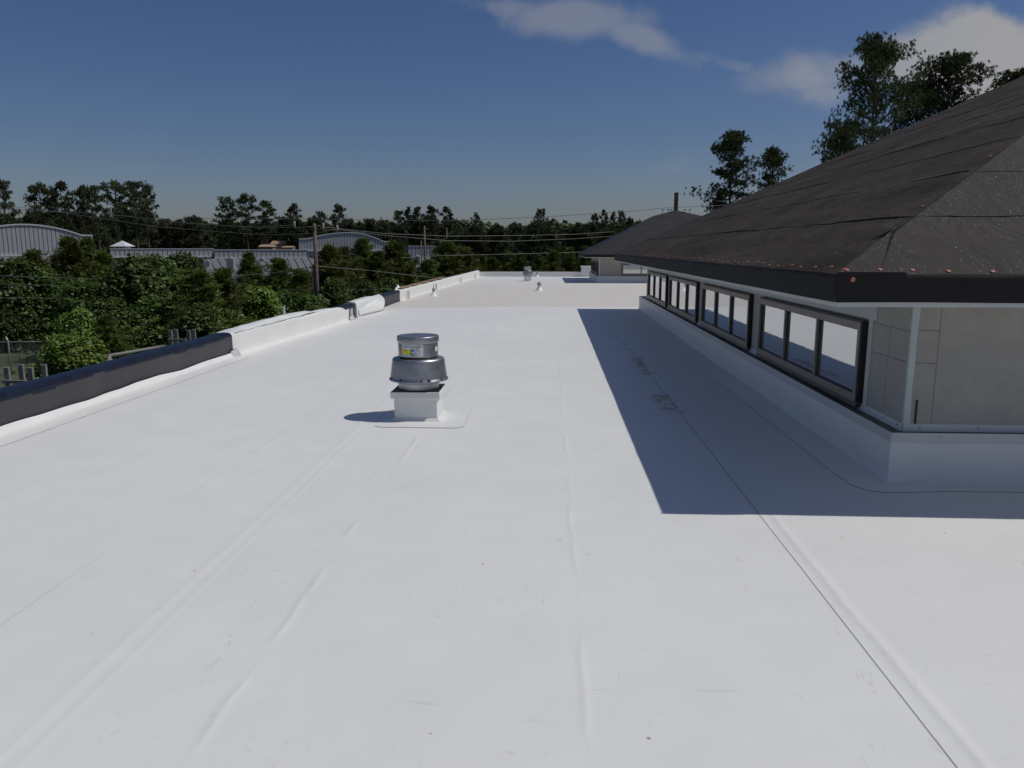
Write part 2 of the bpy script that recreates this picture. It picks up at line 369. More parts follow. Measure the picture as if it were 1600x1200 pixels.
tag(mb.build('flat_roof', [M['roof'], M['whitewall']]), kind='structure')
mb = MB(); mb.quad((-2500, -600, -5.5), (2500, -600, -5.5), (2500, 4000, -5.5), (-2500, 4000, -5.5))
tag(mb.build('ground', M['ground']), kind='structure')

# ------------------------------------------------------------------ parapets
random.seed(4)
par = empty('parapet_wall', (PX, 14, 0), 'low parapet along the left roof edge, partly black and partly white membrane', 'parapet')
O = Vector((PX, 14, 0))
def ptop(y): return .42 - .07*max(0, min(1, (y-14)/40)) + .0
def pbody(ya, yb, wig, thick, hadd, bulge=0., amp=1., nu=60, seed=0, out=.0, lip=.0):
    """draped membrane over the parapet: profile from roof, up the inner face, over the top and down outside"""
    # profile as (dx towards roof +, fraction of height)
    prof = [(.035, .0), (.012, .06), (.0, .18), (.0, .45), (.0, .75), (-.004, .9), (-.03, .975), (-.09, 1.0), (-.18, 1.005), (-.27, .985), (-.315, .92), (-.325, .7), (-.33, .2), (-.33, -.3)]
    npf = len(prof)-1
    def fn(u, v):
        y = ya+(yb-ya)*u; j = min(int(v*npf), npf-1); t = v*npf-j
        dx = prof[j][0]*(1-t)+prof[j+1][0]*t; hf = prof[j][1]*(1-t)+prof[j+1][1]*t
        zb = zr(PX, y); h = ptop(y)-zb*.5+hadd
        edge = math.sin(PI*u)**.5 if 0 < u < 1 else 0
        w1 = nz(y*.9+seed, v*3)*wig; w2 = nz(y*3.1+seed, v*5, 7)*wig*.4
        bx = bulge*edge*max(0, 1-abs(hf-.85)/.5)*(1 if dx > -.3 else .3)
        zz = zb + hf*h + (w1+w2)*(hf > .1)*.8 + bulge*.35*edge*(hf > .8)
        return (PX+dx+out+(w1*.8+w2)*(hf > .02)+bx*.5-O.x, y-O.y, zz-O.z)
    return fn, nu, npf*3
def psec(name, ya, yb, m_, label=None, **k):
    cover = k.pop('cover', None); mb = MB(); fn0, nu, nv = pbody(ya, yb, **k)
    fn = (lambda u, v: fn0(u, v*cover(ya+(yb-ya)*u))) if cover else fn0
    mb.grid(fn, nu, nv, 0, True, flip=True)
    if m_ is M['black_membrane']:
        for j in range(nv):
            for i in range(nu):
                if j > nv*(4.1+.8*nz(i*.15, 4))/13: mb.mi[j*nu+i] = 1
        m_ = [m_, M['sky_tinted_membrane']]
    # end caps
    for uu, fl in ((0, 0), (1, 1)) if not cover else ((0, 0),):
        ring = [fn(uu, j/nv) for j in range(nv+1)]
        mb.add(ring, [tuple(range(len(ring)))[::1 if fl else -1]])
    o = mb.build(name, m_, par); 
    if label: o['label'] = label
    return o
psec('black_covering', -5, 14.0, M['black_membrane'], 'glossy black membrane wrapped over the nearest stretch', wig=.012, thick=.3, hadd=.03, nu=220, out=.02)
psec('white_covering', 14.0, 22.5, M['membrane'], 'white membrane draped loosely over the parapet', wig=.02, thick=.3, hadd=.015, bulge=.03, nu=110, seed=3, cover=lambda y: 1. if y < 17.5 else 1-.70*min(1, (y-17.5)/4.6)**1.3)
psec('black_covering', 17.6, 23.3, M['black_membrane'], 'short black strip showing beside the loose fold', wig=.01, thick=.3, hadd=-.02, nu=50, seed=5, out=-.03)
psec('white_covering', 23.3, 26.3, M['membrane'], 'loose white flap rolled over the wall', wig=.03, thick=.3, hadd=.03, bulge=.10, nu=50, seed=9, out=.02)
psec('black_covering', 26.0, 30.2, M['black_membrane'], 'black membrane between two white stretches', wig=.025, thick=.3, hadd=.0, nu=50, seed=15)
psec('white_covering', 30.2, YF, M['membrane'], 'smooth white membrane running to the far corner', wig=.008, thick=.3, hadd=.0, nu=160, seed=21)
# loose draped flap over the top of the white stretch, lifting to the outer side
mb = MB()
def flap(u, v):
    y = 14.15+5.2*u; e = math.sin(PI*min(1, max(0, u)))**.6
    x = .012-.36*v; lift = .045*e*math.sin(PI*v)*(1+.5*nz(y*1.3, 2)) + .03*e*v
    return (x+.02*nz(y*2, v*2, 5)*e, y-14, ptop(y)-zr(PX, y)*.5+zr(PX, y)*.5+.012+lift+.015*nz(y*1.7, v*3))
mb.grid(flap, 90, 12, 0, True, flip=True)
mb.build('loose_flap', M['membrane'], par)
# loose flap of membrane lifting off the wall
mb = MB()
def curl(u, v):
    B = .05+.26*u**1.5; y = 23.5+2.3*u+1.3*(1-v)*u; a = (.12+.88*v)*PI/2; zb = zr(PX, y)
    return (-.26+(.26+B)*math.sin(a)+.012*nz(y*2, v*3), y-14, zb+.02+(.43+.03*u)*max(0, math.cos(a))**.62+.01*nz(y*3, v*4, 2))
mb.grid(curl, 26, 18, 0, True, flip=True); o = mb.build('curled_flap', M['membrane'], par)
o.modifiers.new('solid', 'SOLIDIFY').thickness = .006
mb = MB(); mb.tube([(-.30, 17.0, .28), (-.24, 17.1, .5)], .02, 4); mb.add([(-.32, 16.6, .3), (-.1, 17.1, .33), (-.28, 17.3, .55)], [(0, 1, 2)]); mb.build('torn_corner', M['membrane'], par)
# wavy base strip along the black part
mb = MB()
def strip(u, v):
    y = -5+18.95*u; wv = .055*nz(y*.42, 3)+.02*nz(y*1.6, 8)
    hh = .075+.03*nz(y*.8, 1)+max(0, wv)
    pr = [(.03, hh+.012), (.05, hh*.75), (.09, hh*.3), (.17+wv*.4, .016), (.34+wv*.3, .005)]
    t = v*4; j = min(int(t), 3); t -= j
    a, b_ = pr[j], pr[j+1]
    return (a[0]*(1-t)+b_[0]*t+.02, y-14, a[1]*(1-t)+b_[1]*t)
mb.grid(strip, 260, 16, 0, True, flip=True); mb.build('base_flashing', M['membrane'], par)
# exposed end lap pieces
for yy in (13.95, 22.5):
    mb = MB(); zz = zr(PX, yy)
    mb.add([(.05, yy-14-.16, zz+.03), (.17, yy-14-.10, zz+.01), (.15, yy-14+.12, zz+.02), (.07, yy-14+.13, zz+.15), (.05, yy-14-.1, zz+.12)], [(0, 1, 2, 3, 4)])
    mb.box(.03, .065, yy-14-.02, yy-14+.14, zz, zz+.33 if yy > 20 else zz+.16); mb.build('end_lap', M['coping'], par)
# exposed wooden nailer on top of the far stretch
mb = MB()
for k in range(5):
    ya = 31+k*2.6; mb.box(-.34, -.06, ya-14, ya-14+2.1, ptop(ya)+.004, ptop(ya)+.03)
mb.build('wood_nailer', M['plywood'], par)
# small tabs at the foot of the left parapet
for (px, yy) in ((632, 31.5), (681, 39.2), (720, 50.), (741, 59.5)):
    mb = MB(); zz = zr(PX, yy); mb.box(PX+.05, PX+.16, yy-.04, yy+.04, zz-.02, zz+.32); mb.box(PX+.04, PX+.20, yy-.06, yy+.06, zz-.02, zz+.04)
    lab = {632: 'small white upright tab at the parapet foot nearest the black membrane', 681: 'small white upright tab beside the white cone vent pipe', 720: 'small white upright tab at the parapet foot, second from the far corner', 741: 'small white upright tab at the parapet foot nearest the far corner'}[px]
    tag(mb.build('membrane_tab', M['membrane'], bevel=.005), lab, 'flashing tab', 'small tabs along the far left parapet')
# far parapet with raised end
far = empty('parapet_wall', (-1, YF, 0), 'low white parapet across the far end of the roof', 'parapet')
mb = MB(); zf = zr(0, YF)
def farp(u, v):
    prof = [(-.0, 0), (0, .9), (.03, 1.), (.27, 1.), (.3, .9), (.3, -3)]; t = v*5; j = min(int(t), 4); t -= j
    x = PX-.3+(2.45-PX+.3)*u; a = prof[j]; b_ = prof[j+1]
    return (x+1, a[0]*(1-t)+b_[0]*t, zf+.39*(a[1]*(1-t)+b_[1]*t)+.01*nz(x*.7, v))
mb.grid(farp, 60, 20, 0, False); mb.build('white_covering', M['membrane'], far)
mb = MB(); mb.box(PX+.7, 3.4, .02, .28, zf+.402, zf+.425); mb.build('wood_nailer', M['plywood'], far)
mb = MB(); mb.box(3.44, 9, -.06, .34, zf-.02, zf+.86); mb.box(3.40, 9, -.09, .37, zf+.8, zf+.875); o = mb.build('raised_end', M['membrane'], far, bevel=.02)

# ------------------------------------------------------------------ roof fans
fan = empty('exhaust_fan', (-1.575, 9.0, 0), 'spun metal exhaust fan with yellow sticker on a white curb, nearest one', 'roof fan', 'exhaust fans on the white roof')
mb = MB(); s = .255; mb.box(-s, s, -s, s, -.02, .28); mb.build('curb', M['membrane'], fan, bevel=.012)
mb = MB()
for (dx, dy) in ((-s-.004, -s-.004),):
    mb.add([(-.36, -.60, .006), (.52, -.60, .006), (.59, -.52, .006), (.59, .42, .006), (.52, .5, .006), (-.36, .5, .006), (-.42, .42, .006), (-.42, -.54, .006)], [tuple(range(8))], 0)
    lo = [(x_, y_, .0) for (x_, y_, _) in mb.v[:8]]; mb.add(mb.v[:8]+lo, [(i, (i+1) % 8, 8+(i+1) % 8, 8+i)[::-1] for i in range(8)], 1)
# cove at curb foot
for (a, b_, nx_, ny_) in (((-s, -s), (s, -s), 0, -1), ((s, -s), (s, s), 1, 0), ((s, s), (-s, s), 0, 1), ((-s, s), (-s, -s), -1, 0)):
    q = .03; tx = 1 if nx_ == 0 else 0; k1 = 1+.003/s; k2 = 1+q/s
    mb.quad((a[0]*k1, a[1]*k1, .04), (b_[0]*k1, b_[1]*k1, .04), (b_[0]*k2, b_[1]*k2, .0075), (a[0]*k2, a[1]*k2, .0075))
mb.build('base_flashing', [M['membrane'], M['joint']], fan)
mb = MB(); t_ = .29; mb.box(-t_, t_, -t_, t_, .272, .35); mb.build('curb_cap', M['paint_white'], fan, bevel=.006)
mb = MB(); mb.box(-t_+.012, t_-.012, -t_+.012, t_-.012, .3505, .356)
mb.build('cap_shade', M['frame_dark'], fan)  # dark sheet standing in for the shadow on top of the curb cap
mb = MB()
for i in range(3): mb.lathe([(0, 0), (.006, 0), (.006, -.003), (0, -.003)], (0, 0, 0), 8)
for xx in (-.18, .06, .2):
    mb = MB(); mb.tube([(xx, -t_+.002, .325), (xx, -t_-.006, .325)], .006, 8); mb.build('screw', M['steel'], fan)
mb = MB(); mb.lathe([(.20, .356), (.235, .358), (.24, .375), (.225, .385), (.245, .395), (.248, .425), (.235, .44), (.235, .50), (.2, .5)], seg=64); mb.build('throat_ring', M['paint_white'], fan)
mb = MB(); mb.lathe([(.30, .455), (.335, .456), (.350, .460), (.354, .470), (.344, .482), (.337, .495), (.334, .52), (.314, .66), (.309, .70), (.302, .716), (.285, .724), (.225, .726), (.10, .726)], seg=72)
mb.lathe([(.30, .455), (.29, .50), (.25, .52), (.1, .52)], seg=72, mi=1)
wb = mb.build('wind_band', [M['alu'], M['frame_dark']], fan)
for k, a in enumerate((-118, -75, -62, -58, -30, -150, 20, 65, 110, 155, 200)):
    if k > 5: continue
    mb = MB(); ca, sa = math.cos(R(a)), math.sin(R(a)); mb.tube([(ca*.350, sa*.350, .475), (ca*.347, sa*.347, .505)], .006, 6); mb.build('clip', M['frame_dark'], wb)
mb = MB(); mb.lathe([(.226, .742), (.234, .744), (.235, .75), (.235, .905), (.232, .915)], seg=72); drum = mb.build('motor_cover', M['alu'], fan)
mb = MB(); mb.lathe([(.22, .732), (.23, .738), (.22, .746)], seg=48); mb.build('seal_ring', M['frame_dark'], fan)
mb = MB(); mb.lathe([(.236, .906), (.240, .907), (.240, .917), (.236, .918)], seg=64); mb.build('white_band', M['sticker_white'], fan)
mb = MB(); mb.lathe([(.236, .920), (.247, .921), (.249, .930), (.247, .978), (.243, .984), (.236, .986), (.20, .984), (.06, .984), (0.0, .984)], seg=72); mb.build('lid', M['alu'], fan)
# stickers follow the drum's curve
def patch(mb, a0, a1, z0, z1, r, mi): mb.lathe([(r, z0), (r, z1)], (0, 0, 0), 14, mi, R(a0), R(a1))
mb = MB(); patch(mb, -134, -66, .757, .900, .2362, 0)
patch(mb, -131, -104, .785, .842, .2366, 1)       # yellow field
patch(mb, -127, -113, .826, .832, .2369, 4)
for (za, zb_, zc, mi_) in ((.842, .842, .806, 2), (.775, .775, .806, 3)):
    tri = []
    for (aa_, z_) in ((-102, za), (-88, za), (-102, zc)): tri.append((.2392*math.cos(R(aa_)), .2392*math.sin(R(aa_)), z_))
    mb.add(tri, [(0, 1, 2)], mi_)
for k in range(3): patch(mb, -130, -112+k*4, .862+k*.010, .865+k*.010, .2366, 4); patch(mb, -104, -74+k*2, .860+k*.010, .863+k*.010, .2366, 4)
for (a, z_) in ((-92, .815), (-84, .832), (-88, .792), (-78, .815)): patch(mb, a-1.5, a+2, z_, z_+.008, .2368, 4)
patch(mb, -79.5, -78.7, .84, .9, .2367, 4); patch(mb, -137, -135.5, .757, .9, .2364, 4)
mb.build('sticker', [M['sticker_white'], M['sticker_yellow'], M['sticker_blue'], M['sticker_green'], M['ink']], drum)
mb = MB(); vs = []
for k in range(20):
    an = 2*PI*k/20; aa = R(-16)+.14*math.cos(an); vs.append((.2365*math.cos(aa), .2365*math.sin(aa), .835+.034*math.sin(an)))
mb.add(vs, [tuple(range(20))]); o = mb.build('round_sticker', M['sticker_white'], drum)
fan2 = copy_tree(fan); fan2.location = (-1.62, 53.2, zr(-1.6, 53.2)); fan2.rotation_euler.z = R(0)
fan2['label'] = 'spun metal exhaust fan on white curb, small in the distance before the far parapet'

# ------------------------------------------------------------------ vent pipes
def vent(x_, y_, label, hh, cone, r=.05, top=None, m_='membrane'):
    e = empty('vent_pipe', (x_, y_, zr(x_, y_)), label, 'vent pipe', 'vent pipes on the white roof')
    mb = MB(); mb.lathe([(cone*1.5, .004), (cone*1.35, .01), (cone, .03), (r*1.5, .17), (r*1.2, .2), (r*1.15, .24)], seg=24); mb.build('boot', M['membrane'], e)
    mb = MB(); mb.lathe([(r, .1), (r, hh-.02), (r*.9, hh), (r*.6, hh), (r*.6, hh-.1)], seg=20); mb.build('pipe', M[m_], e)
    if top:
        mb = MB(); mb.lathe([(r*1.5, hh-.14), (r*1.6, hh-.1), (r*1.3, hh-.02), (r*.5, hh+.03), (0, hh+.03)], seg=20); mb.build('collar', M['lead'], e)
    return e
v1 = vent(-.60, 38.7, 'white capped vent pipe standing alone in the middle of the far roof', .42, .16, .07, True, 'membrane')
v2 = vent(-5.1, 33.3, 'white cone vent pipe with grey top beside the left parapet', .36, .17, .04, True, 'lead')
v3 = vent(-1.15, 62.2, 'small vent pipe right beside the far parapet, behind the far fan', .42, .16, .05, True, 'lead')
mb = MB(); mb.tube([(0, 0, .38), (0, 0, .52)], .012, 6); mb.build('rod', M['lead'], v2)

# ------------------------------------------------------------------ clerestory buildings
def hip_roof(name, parent, X0, X1, Y0, Y1, ze, slope, tmax, course, mt, step=.14, org=Vector((0, 0, 0)), wr=1.):
    """four sloping felt sides laid in overlapping courses"""
    mb = MB(); nrm_z = 1/math.hypot(1, slope)
    def side(o, du, di, L, seed, fine):
        # o: eave corner, du: along eave, di: inward
        k = 0; t0 = 0.
        while t0 < tmax-1e-4:
            t1 = min(t0+course, tmax); last = t1 >= tmax-1e-4
            nu = max(6, int((L-2*t0)/(step if fine else .6))); nv = 7 if fine else 2
            def fn(u, v, t0=t0, t1=t1, k=k):
                t = t0 + (t1+(0 if last else .05)-t0)*v
                tt = t; ww = 0
                a = t; b_ = L-t; s_ = a+(b_-a)*u
                dh = min(s_-a, b_-s_); fade = min(1, dh/.2)
                if v == 0 and k > 0: tt = t + (.03*nz(s_*.45, k*3+seed)+.012*nz(s_*2.1, k*3+seed))*fade
                off = (.007*(1-v)+.001)*(1 if k > 0 else .0)*(.55+.9*max(0, .4+nz(s_*.35, k*5.1, seed)))
                wv = wr*(.010*nz(s_*1.4, t*.8, seed)+.012*nz(s_*.5, t*1.6, seed+4)+.006*nz(s_*4, t*4, seed+9))
                rdg = wr*.03*max(0, nz(s_*.22-t*.9, t*2.6, seed+20)-.08)*2 + wr*.012*max(0, nz(s_*.9+t*.5, t*1.4, seed+33)-.2)*3
                d = off*(fade*.8+.2)+ (wv+rdg)*fade*min(1, t/.15)
                p = Vector((o[0]+du[0]*s_+di[0]*tt, o[1]+du[1]*s_+di[1]*tt, ze+slope*tt))
                nn = Vector((-di[0]*slope, -di[1]*slope, 1)).normalized()
                return p+nn*d-org
            mb.grid(fn, nu, nv, 0, True, flip=False)
            # the lap's lower edge: a small riser
            if k > 0 and fine:
                def rs(u, v, fn=fn):
                    p = fn(u, 0); nn = Vector((-di[0]*slope, -di[1]*slope, 1)).normalized()
                    return p-nn*(.0075+.004*nz(u*30, k))*(1-v)
                mb.grid(rs, nu, 1, 1, False, flip=False)
            t0 = t1; k += 1
    side((X0, Y1), (0, -1), (1, 0), Y1-Y0, 1, True)     # faces -x
    side((X0, Y0), (1, 0), (0, 1), X1-X0, 31, True)     # faces the camera
    side((X1, Y0), (0, 1), (-1, 0), Y1-Y0, 61, False)
    side((X1, Y1), (-1, 0), (0, -1), X1-X0, 91, False)
    # under-layer just beneath to close any gap
    def P(x, y, z): return Vector((x, y, z-.03))-org
    zt = ze+slope*tmax
    a = [P(X0, Y0, ze), P(X1, Y0, ze), P(X1, Y1, ze), P(X0, Y1, ze)]; c = [P(X0+tmax, Y0+tmax, zt), P(X1-tmax, Y0+tmax, zt), P(X1-tmax, Y1-tmax, zt), P(X0+tmax, Y1-tmax, zt)]
    mb.add(a+c, [(0, 1, 5, 4), (1, 2, 6, 5), (2, 3, 7, 6), (3, 0, 4, 7), (4, 5, 6, 7)], 1)
    # hips: strip of felt folded over
    for (cx, cy, sx, sy) in ((X0, Y0, 1, 1), (X0, Y1, 1, -1), (X1, Y0, -1, 1), (X1, Y1, -1, -1)):
        wdt = .004
        p0 = Vector((cx, cy, ze)); p1 = Vector((cx+sx*tmax, cy+sy*tmax, zt))
        mb.tube([p0-org, p1-org], wdt, 6)
    return mb.build(name, mt, parent)

X0, Y0, Y1 = 2.09, 5.78, 26.0; HW = (Y1-Y0)/2; X1 = X0+2*HW; ZE = 1.815; SL = .478
og = Vector((X0, Y0, 0))
cl = empty('clerestory', og, 'nearest raised clerestory with black felt hipped roof and window strip', 'building', 'clerestories on the white roof')
roof = hip_roof('roof', cl, X0, X1, Y0, Y1, ZE, SL, HW-.02, .93, [M['felt'], M['felt_shaded']], org=og)
# fascia (felt folded down over the edge)
def fascia(parent, X0, X1, Y0, Y1, zt, zb, og, fine=True):
    mb = MB()
    def run(o, du, nx_, L, seed):
        def fn(u, v):
            s_ = L*u; pr = [(-.02, zt+.006), (0.004, zt-.003), (.012, zt-.02), (.012, (zt+zb)/2), (.008, zb)]; t = v*4; j = min(int(t), 3); t -= j
            a, b_ = pr[j], pr[j+1]; d = a[0]*(1-t)+b_[0]*t; z = a[1]*(1-t)+b_[1]*t
            e = min(1, u*40, (1-u)*40)
            d += (.006*nz(s_*1.1, v*1.5, seed)+.003*nz(s_*5, v*2, seed))*e*(v > .1); z += .006*nz(s_*.9, seed)*(v > .9)
            return (o[0]+du[0]*s_+nx_[0]*d-og.x, o[1]+du[1]*s_+nx_[1]*d-og.y, z)
        mb.grid(fn, int(L/.1), 16, 0, True, flip=True)
    run((X0, Y1+.0), (0, -1), (-1, 0), Y1-Y0, 1); run((X0, Y0), (1, 0), (0, -1), X1-X0, 5)
    run((X1, Y0), (0, 1), (1, 0), Y1-Y0, 8); run((X1, Y1), (-1, 0), (0, 1), X1-X0, 12)
    o = mb.build('fascia', M['felt_shaded'], parent)
    # inner timber and pale drip trim under it, then soffit
    mb = MB(); a = .018
    for (xa, xb, ya, yb) in ((X0+a, X0+a+.04, Y0+a, Y1-a), (X1-a-.04, X1-a, Y0+a, Y1-a), (X0+a+.04, X1-a-.04, Y0+a, Y0+a+.04), (X0+a+.04, X1-a-.04, Y1-a-.04, Y1-a)):
        mb.box(xa-og.x, xb-og.x, ya-og.y, yb-og.y, zb-.034, zt-.03)
    mb.build('eave_trim', M['trim'], parent)
    mb = MB(); mb.box(X0+.07-og.x, X1-.07-og.x, Y0+.07-og.y, Y1-.07-og.y, zb-.01, zb+.01); mb.build('soffit', M['trim'], parent)
    return o
fascia(cl, X0, X1, Y0, Y1, ZE, 1.608, og)
# corner felt patch with a cut edge
def slab(pts, th, nrm, og, mi=0, mb=None):
    mb = mb or MB(); n_ = Vector(nrm).normalized(); k = len(pts)
    top = [Vector(p)+n_*th-og for p in pts]; bot = [Vector(p)-og for p in pts]
    mb.add(top+bot, [tuple(range(k))]+[(i, k+i, k+(i+1) % k, (i+1) % k) for i in range(k)], mi); return mb
zf_ = lambda y: ZE+SL*(y-Y0)
mb = slab([(X0-.0, Y0-.0, ZE), (X0+.14, Y0, ZE), (X0+.30, Y0, ZE), (X0+.475, Y0, ZE), (X0+.60, Y0+.30, zf_(Y0+.30)), (X0+.655, Y0+.70, zf_(Y0+.70)), (X0+.70, Y0+.72, zf_(Y0+.72))], .016, (0, -SL, 1), og)
mb = slab([(X0+.478, Y0-.014, 1.612), (X0+.478, Y0-.014, ZE+.012), (X0-.012, Y0-.014, ZE+.008), (X0-.012, Y0-.014, 1.612)], .012, (0, -1, 0), og, mi=1, mb=mb)
mb.add([Vector(q)-og for q in ((X0+.62, Y0+.66, zf_(Y0+.66)+.02), (X0+.76, Y0+.80, zf_(Y0+.80)+.035), (X0+.60, Y0+.80, zf_(Y0+.68)+.05))], [(0, 1, 2)])
mb.build('corner_patch', [M['felt'], M['felt_shaded']], roof)
# orange nail caps, each a sub-part of the roof
capm = MB(); capm.lathe([(.017, 0), (.016, .003), (.008, .004), (0, .004)], seg=12); cap_me = capm.mesh('nail_cap', M['cap'])
def cap(p, nrm):
    o = bpy.data.objects.new('nail_cap', cap_me); C.objects.link(o); o.parent = roof; o.location = Vector(p)-og
    o.rotation_euler = Vector(nrm).to_track_quat('Z', 'Y').to_euler()
random.seed(11)
nF = Vector((0, -SL, 1)).normalized(); nL = Vector((-SL, 0, 1)).normalized()
for xx, dy in ((X0+.07, .03), (X0+.31, .035), (X0+.55, .05), (X0+.80, .035), (X0+1.11, .03), (X0+1.45, .04), (X0+1.8, .03), (X0+.52, .235)):
    cap(Vector((xx, Y0+dy, zf_(Y0+dy)))+nF*(.018 if xx < X0+.5 else .006), nF)
cap((X0+.10, Y0-.027, ZE-.04), (0, -1, 0))
yy = Y0+.04
while yy < 18:
    t = .05+random.uniform(-.02, .03); cap(Vector((X0+t, yy, ZE+SL*t))+nL*.008, nL); yy += random.uniform(.26, .36)+max(0, yy-9)*.02
for k in range(6):
    t = 1.1+k*1.25+random.uniform(-.1, .1); cap(Vector((X0+t-.05, Y0+t+.04, ZE+SL*(t-.05)))+nL*.016, nL)

def wall_box(parent, x0, x1, y0, y1, z0, z1, og, joints=True, near=True):
    mb = MB(); mb.box(x0-og.x, x1-og.x, y0-og.y, y1-og.y, z0, z1)
    if joints:
        # board joints on the front face
        def hj(xa, xb, z): mb.box(xa-og.x, xb-og.x, y0-og.y-.0015, y0-og.y+.001, z-.003, z+.003, 1)
        def vj(x, za, zb): mb.box(x-.0025-og.x, x+.0025-og.x, y0-og.y-.0015, y0-og.y+.001, za, zb, 1)
        if near:
            vj(3.30, z0, z1); hj(3.10, 3.298, 1.31); hj(3.09, 3.298, 1.03)
            xx = 3.30+1.05
            mb.box(3.155-og.x, 3.172-og.x, y0-og.y-.008, y0-og.y+.001, .50, .71, 2)
        else: xx = x0+1.2
        while xx < x1: vj(xx, z0, z1); xx += 1.22
        # joints on the left face
        for (ya, yb) in (((y0+.02, y0+.84),) if near else ()):
            for z in (1.30, 1.03): mb.box(x0-og.x-.0015, x0-og.x+.001, ya-og.y, yb-og.y, z-.003, z+.003, 1)
            mb.box(x0-og.x-.0015, x0-og.x+.001, y0+.42-og.y, y0+.4225-og.y, z0, 1.3, 1)
        if near:
            for ya in (11.5, 15.9, 20.2):
                for z in (1.2, .97, .74): mb.box(x0-og.x-.0015, x0-og.x+.001, ya-.35-og.y, ya+.35-og.y, z-.003, z+.003, 1)
    if near:
        for q in range(26):
            xx = 3.33+.31*(q % 9); zz = .62+.42*(q//9)+.01*nz(q, 2); mb.box(xx-.004-og.x, xx+.004-og.x, y0-og.y-.001, y0-og.y+.001, zz-.004, zz+.004, 1)
    o = mb.build('wall', [M['board'], M['joint'], M['frame_dark']], parent); return o
WX, WY, WY1 = 3.07, 6.68, 25.1
wall = wall_box(cl, WX, X1-.95, WY, WY1, .05, 1.66, og)
# corner tape with ragged edge
mb = MB(); k = 24
def tp(u, v):
    z = .47+1.14*v; xx = WX-.004+u*(.052+.012*nz(z*3, 2)); return (xx-og.x, WY-.004-og.y+0*u, z)
mb.grid(tp, 2, k, 0, False, flip=False)
mb.grid(lambda u, v: (WX-.004-og.x, WY-.004+u*(.028+.012*nz(v*4, 5))-og.y, .47+1.14*v), 2, k, 0, False, flip=True)
mb.build('corner_tape', M['tape'], wall)
# base angle flashing of the wall
mb = MB()
mb.add([Vector(q)-og for q in ((WX-.002, WY-.006, .50), (WX+7, WY-.006, .50), (WX+7, WY-.035, .437), (WX-.03, WY-.035, .437))], [(0, 3, 2, 1)])
mb.add([Vector(q)-og for q in ((WX-.006, WY, .50), (WX-.006, WY1, .50), (WX-.035, WY1, .437), (WX-.035, WY-.035, .437))], [(0, 1, 2, 3)])
for xx in (WX+.13, WX+.62, WX+1.1, WX+1.6): mb.tube([(xx-og.x, WY-.014-og.y, .472), (xx-og.x, WY-.026-og.y, .476)], .006, 6, 1)
for yv in (WY+.08, WY+.36, WY+.66): mb.tube([(WX-.014-og.x, yv-og.y, .472), (WX-.026-og.x, yv-og.y, .476)], .006, 6, 1)
mb.build('base_angle', [M['coping'], M['joint']], wall)
# pale head strip above windows with ragged patches
mb = MB(); mb.box(WX-.012-og.x, WX-og.x-.001, 7.4-og.y, WY1-og.y, 1.33, 1.64)
mb.box(WX-.015-og.x, WX-og.x-.001, WY+.78-og.y, WY+.86-og.y, .5, 1.5)
mb.build('head_strip', M['tape'], wall)
# steel kickers under the eave
random.seed(3)
for px in (1317, 1190, 1135, 1098, 1068, 1047, 1030, 1015):
    yv = 3.0/((px-862)/1200.)*1.0
    yv = yv*1.005
    mb = MB(); mb.box(-.006, .34, -.03, .03, 0, .004); mb.box(-.006, .34, .026, .03, 0, .05)
    o = mb.build('eave_bracket', M['steel'], cl); o.location = (WX-.34-og.x, yv-og.y, 1.585); o.rotation_euler = (0, R(24), R(-12))
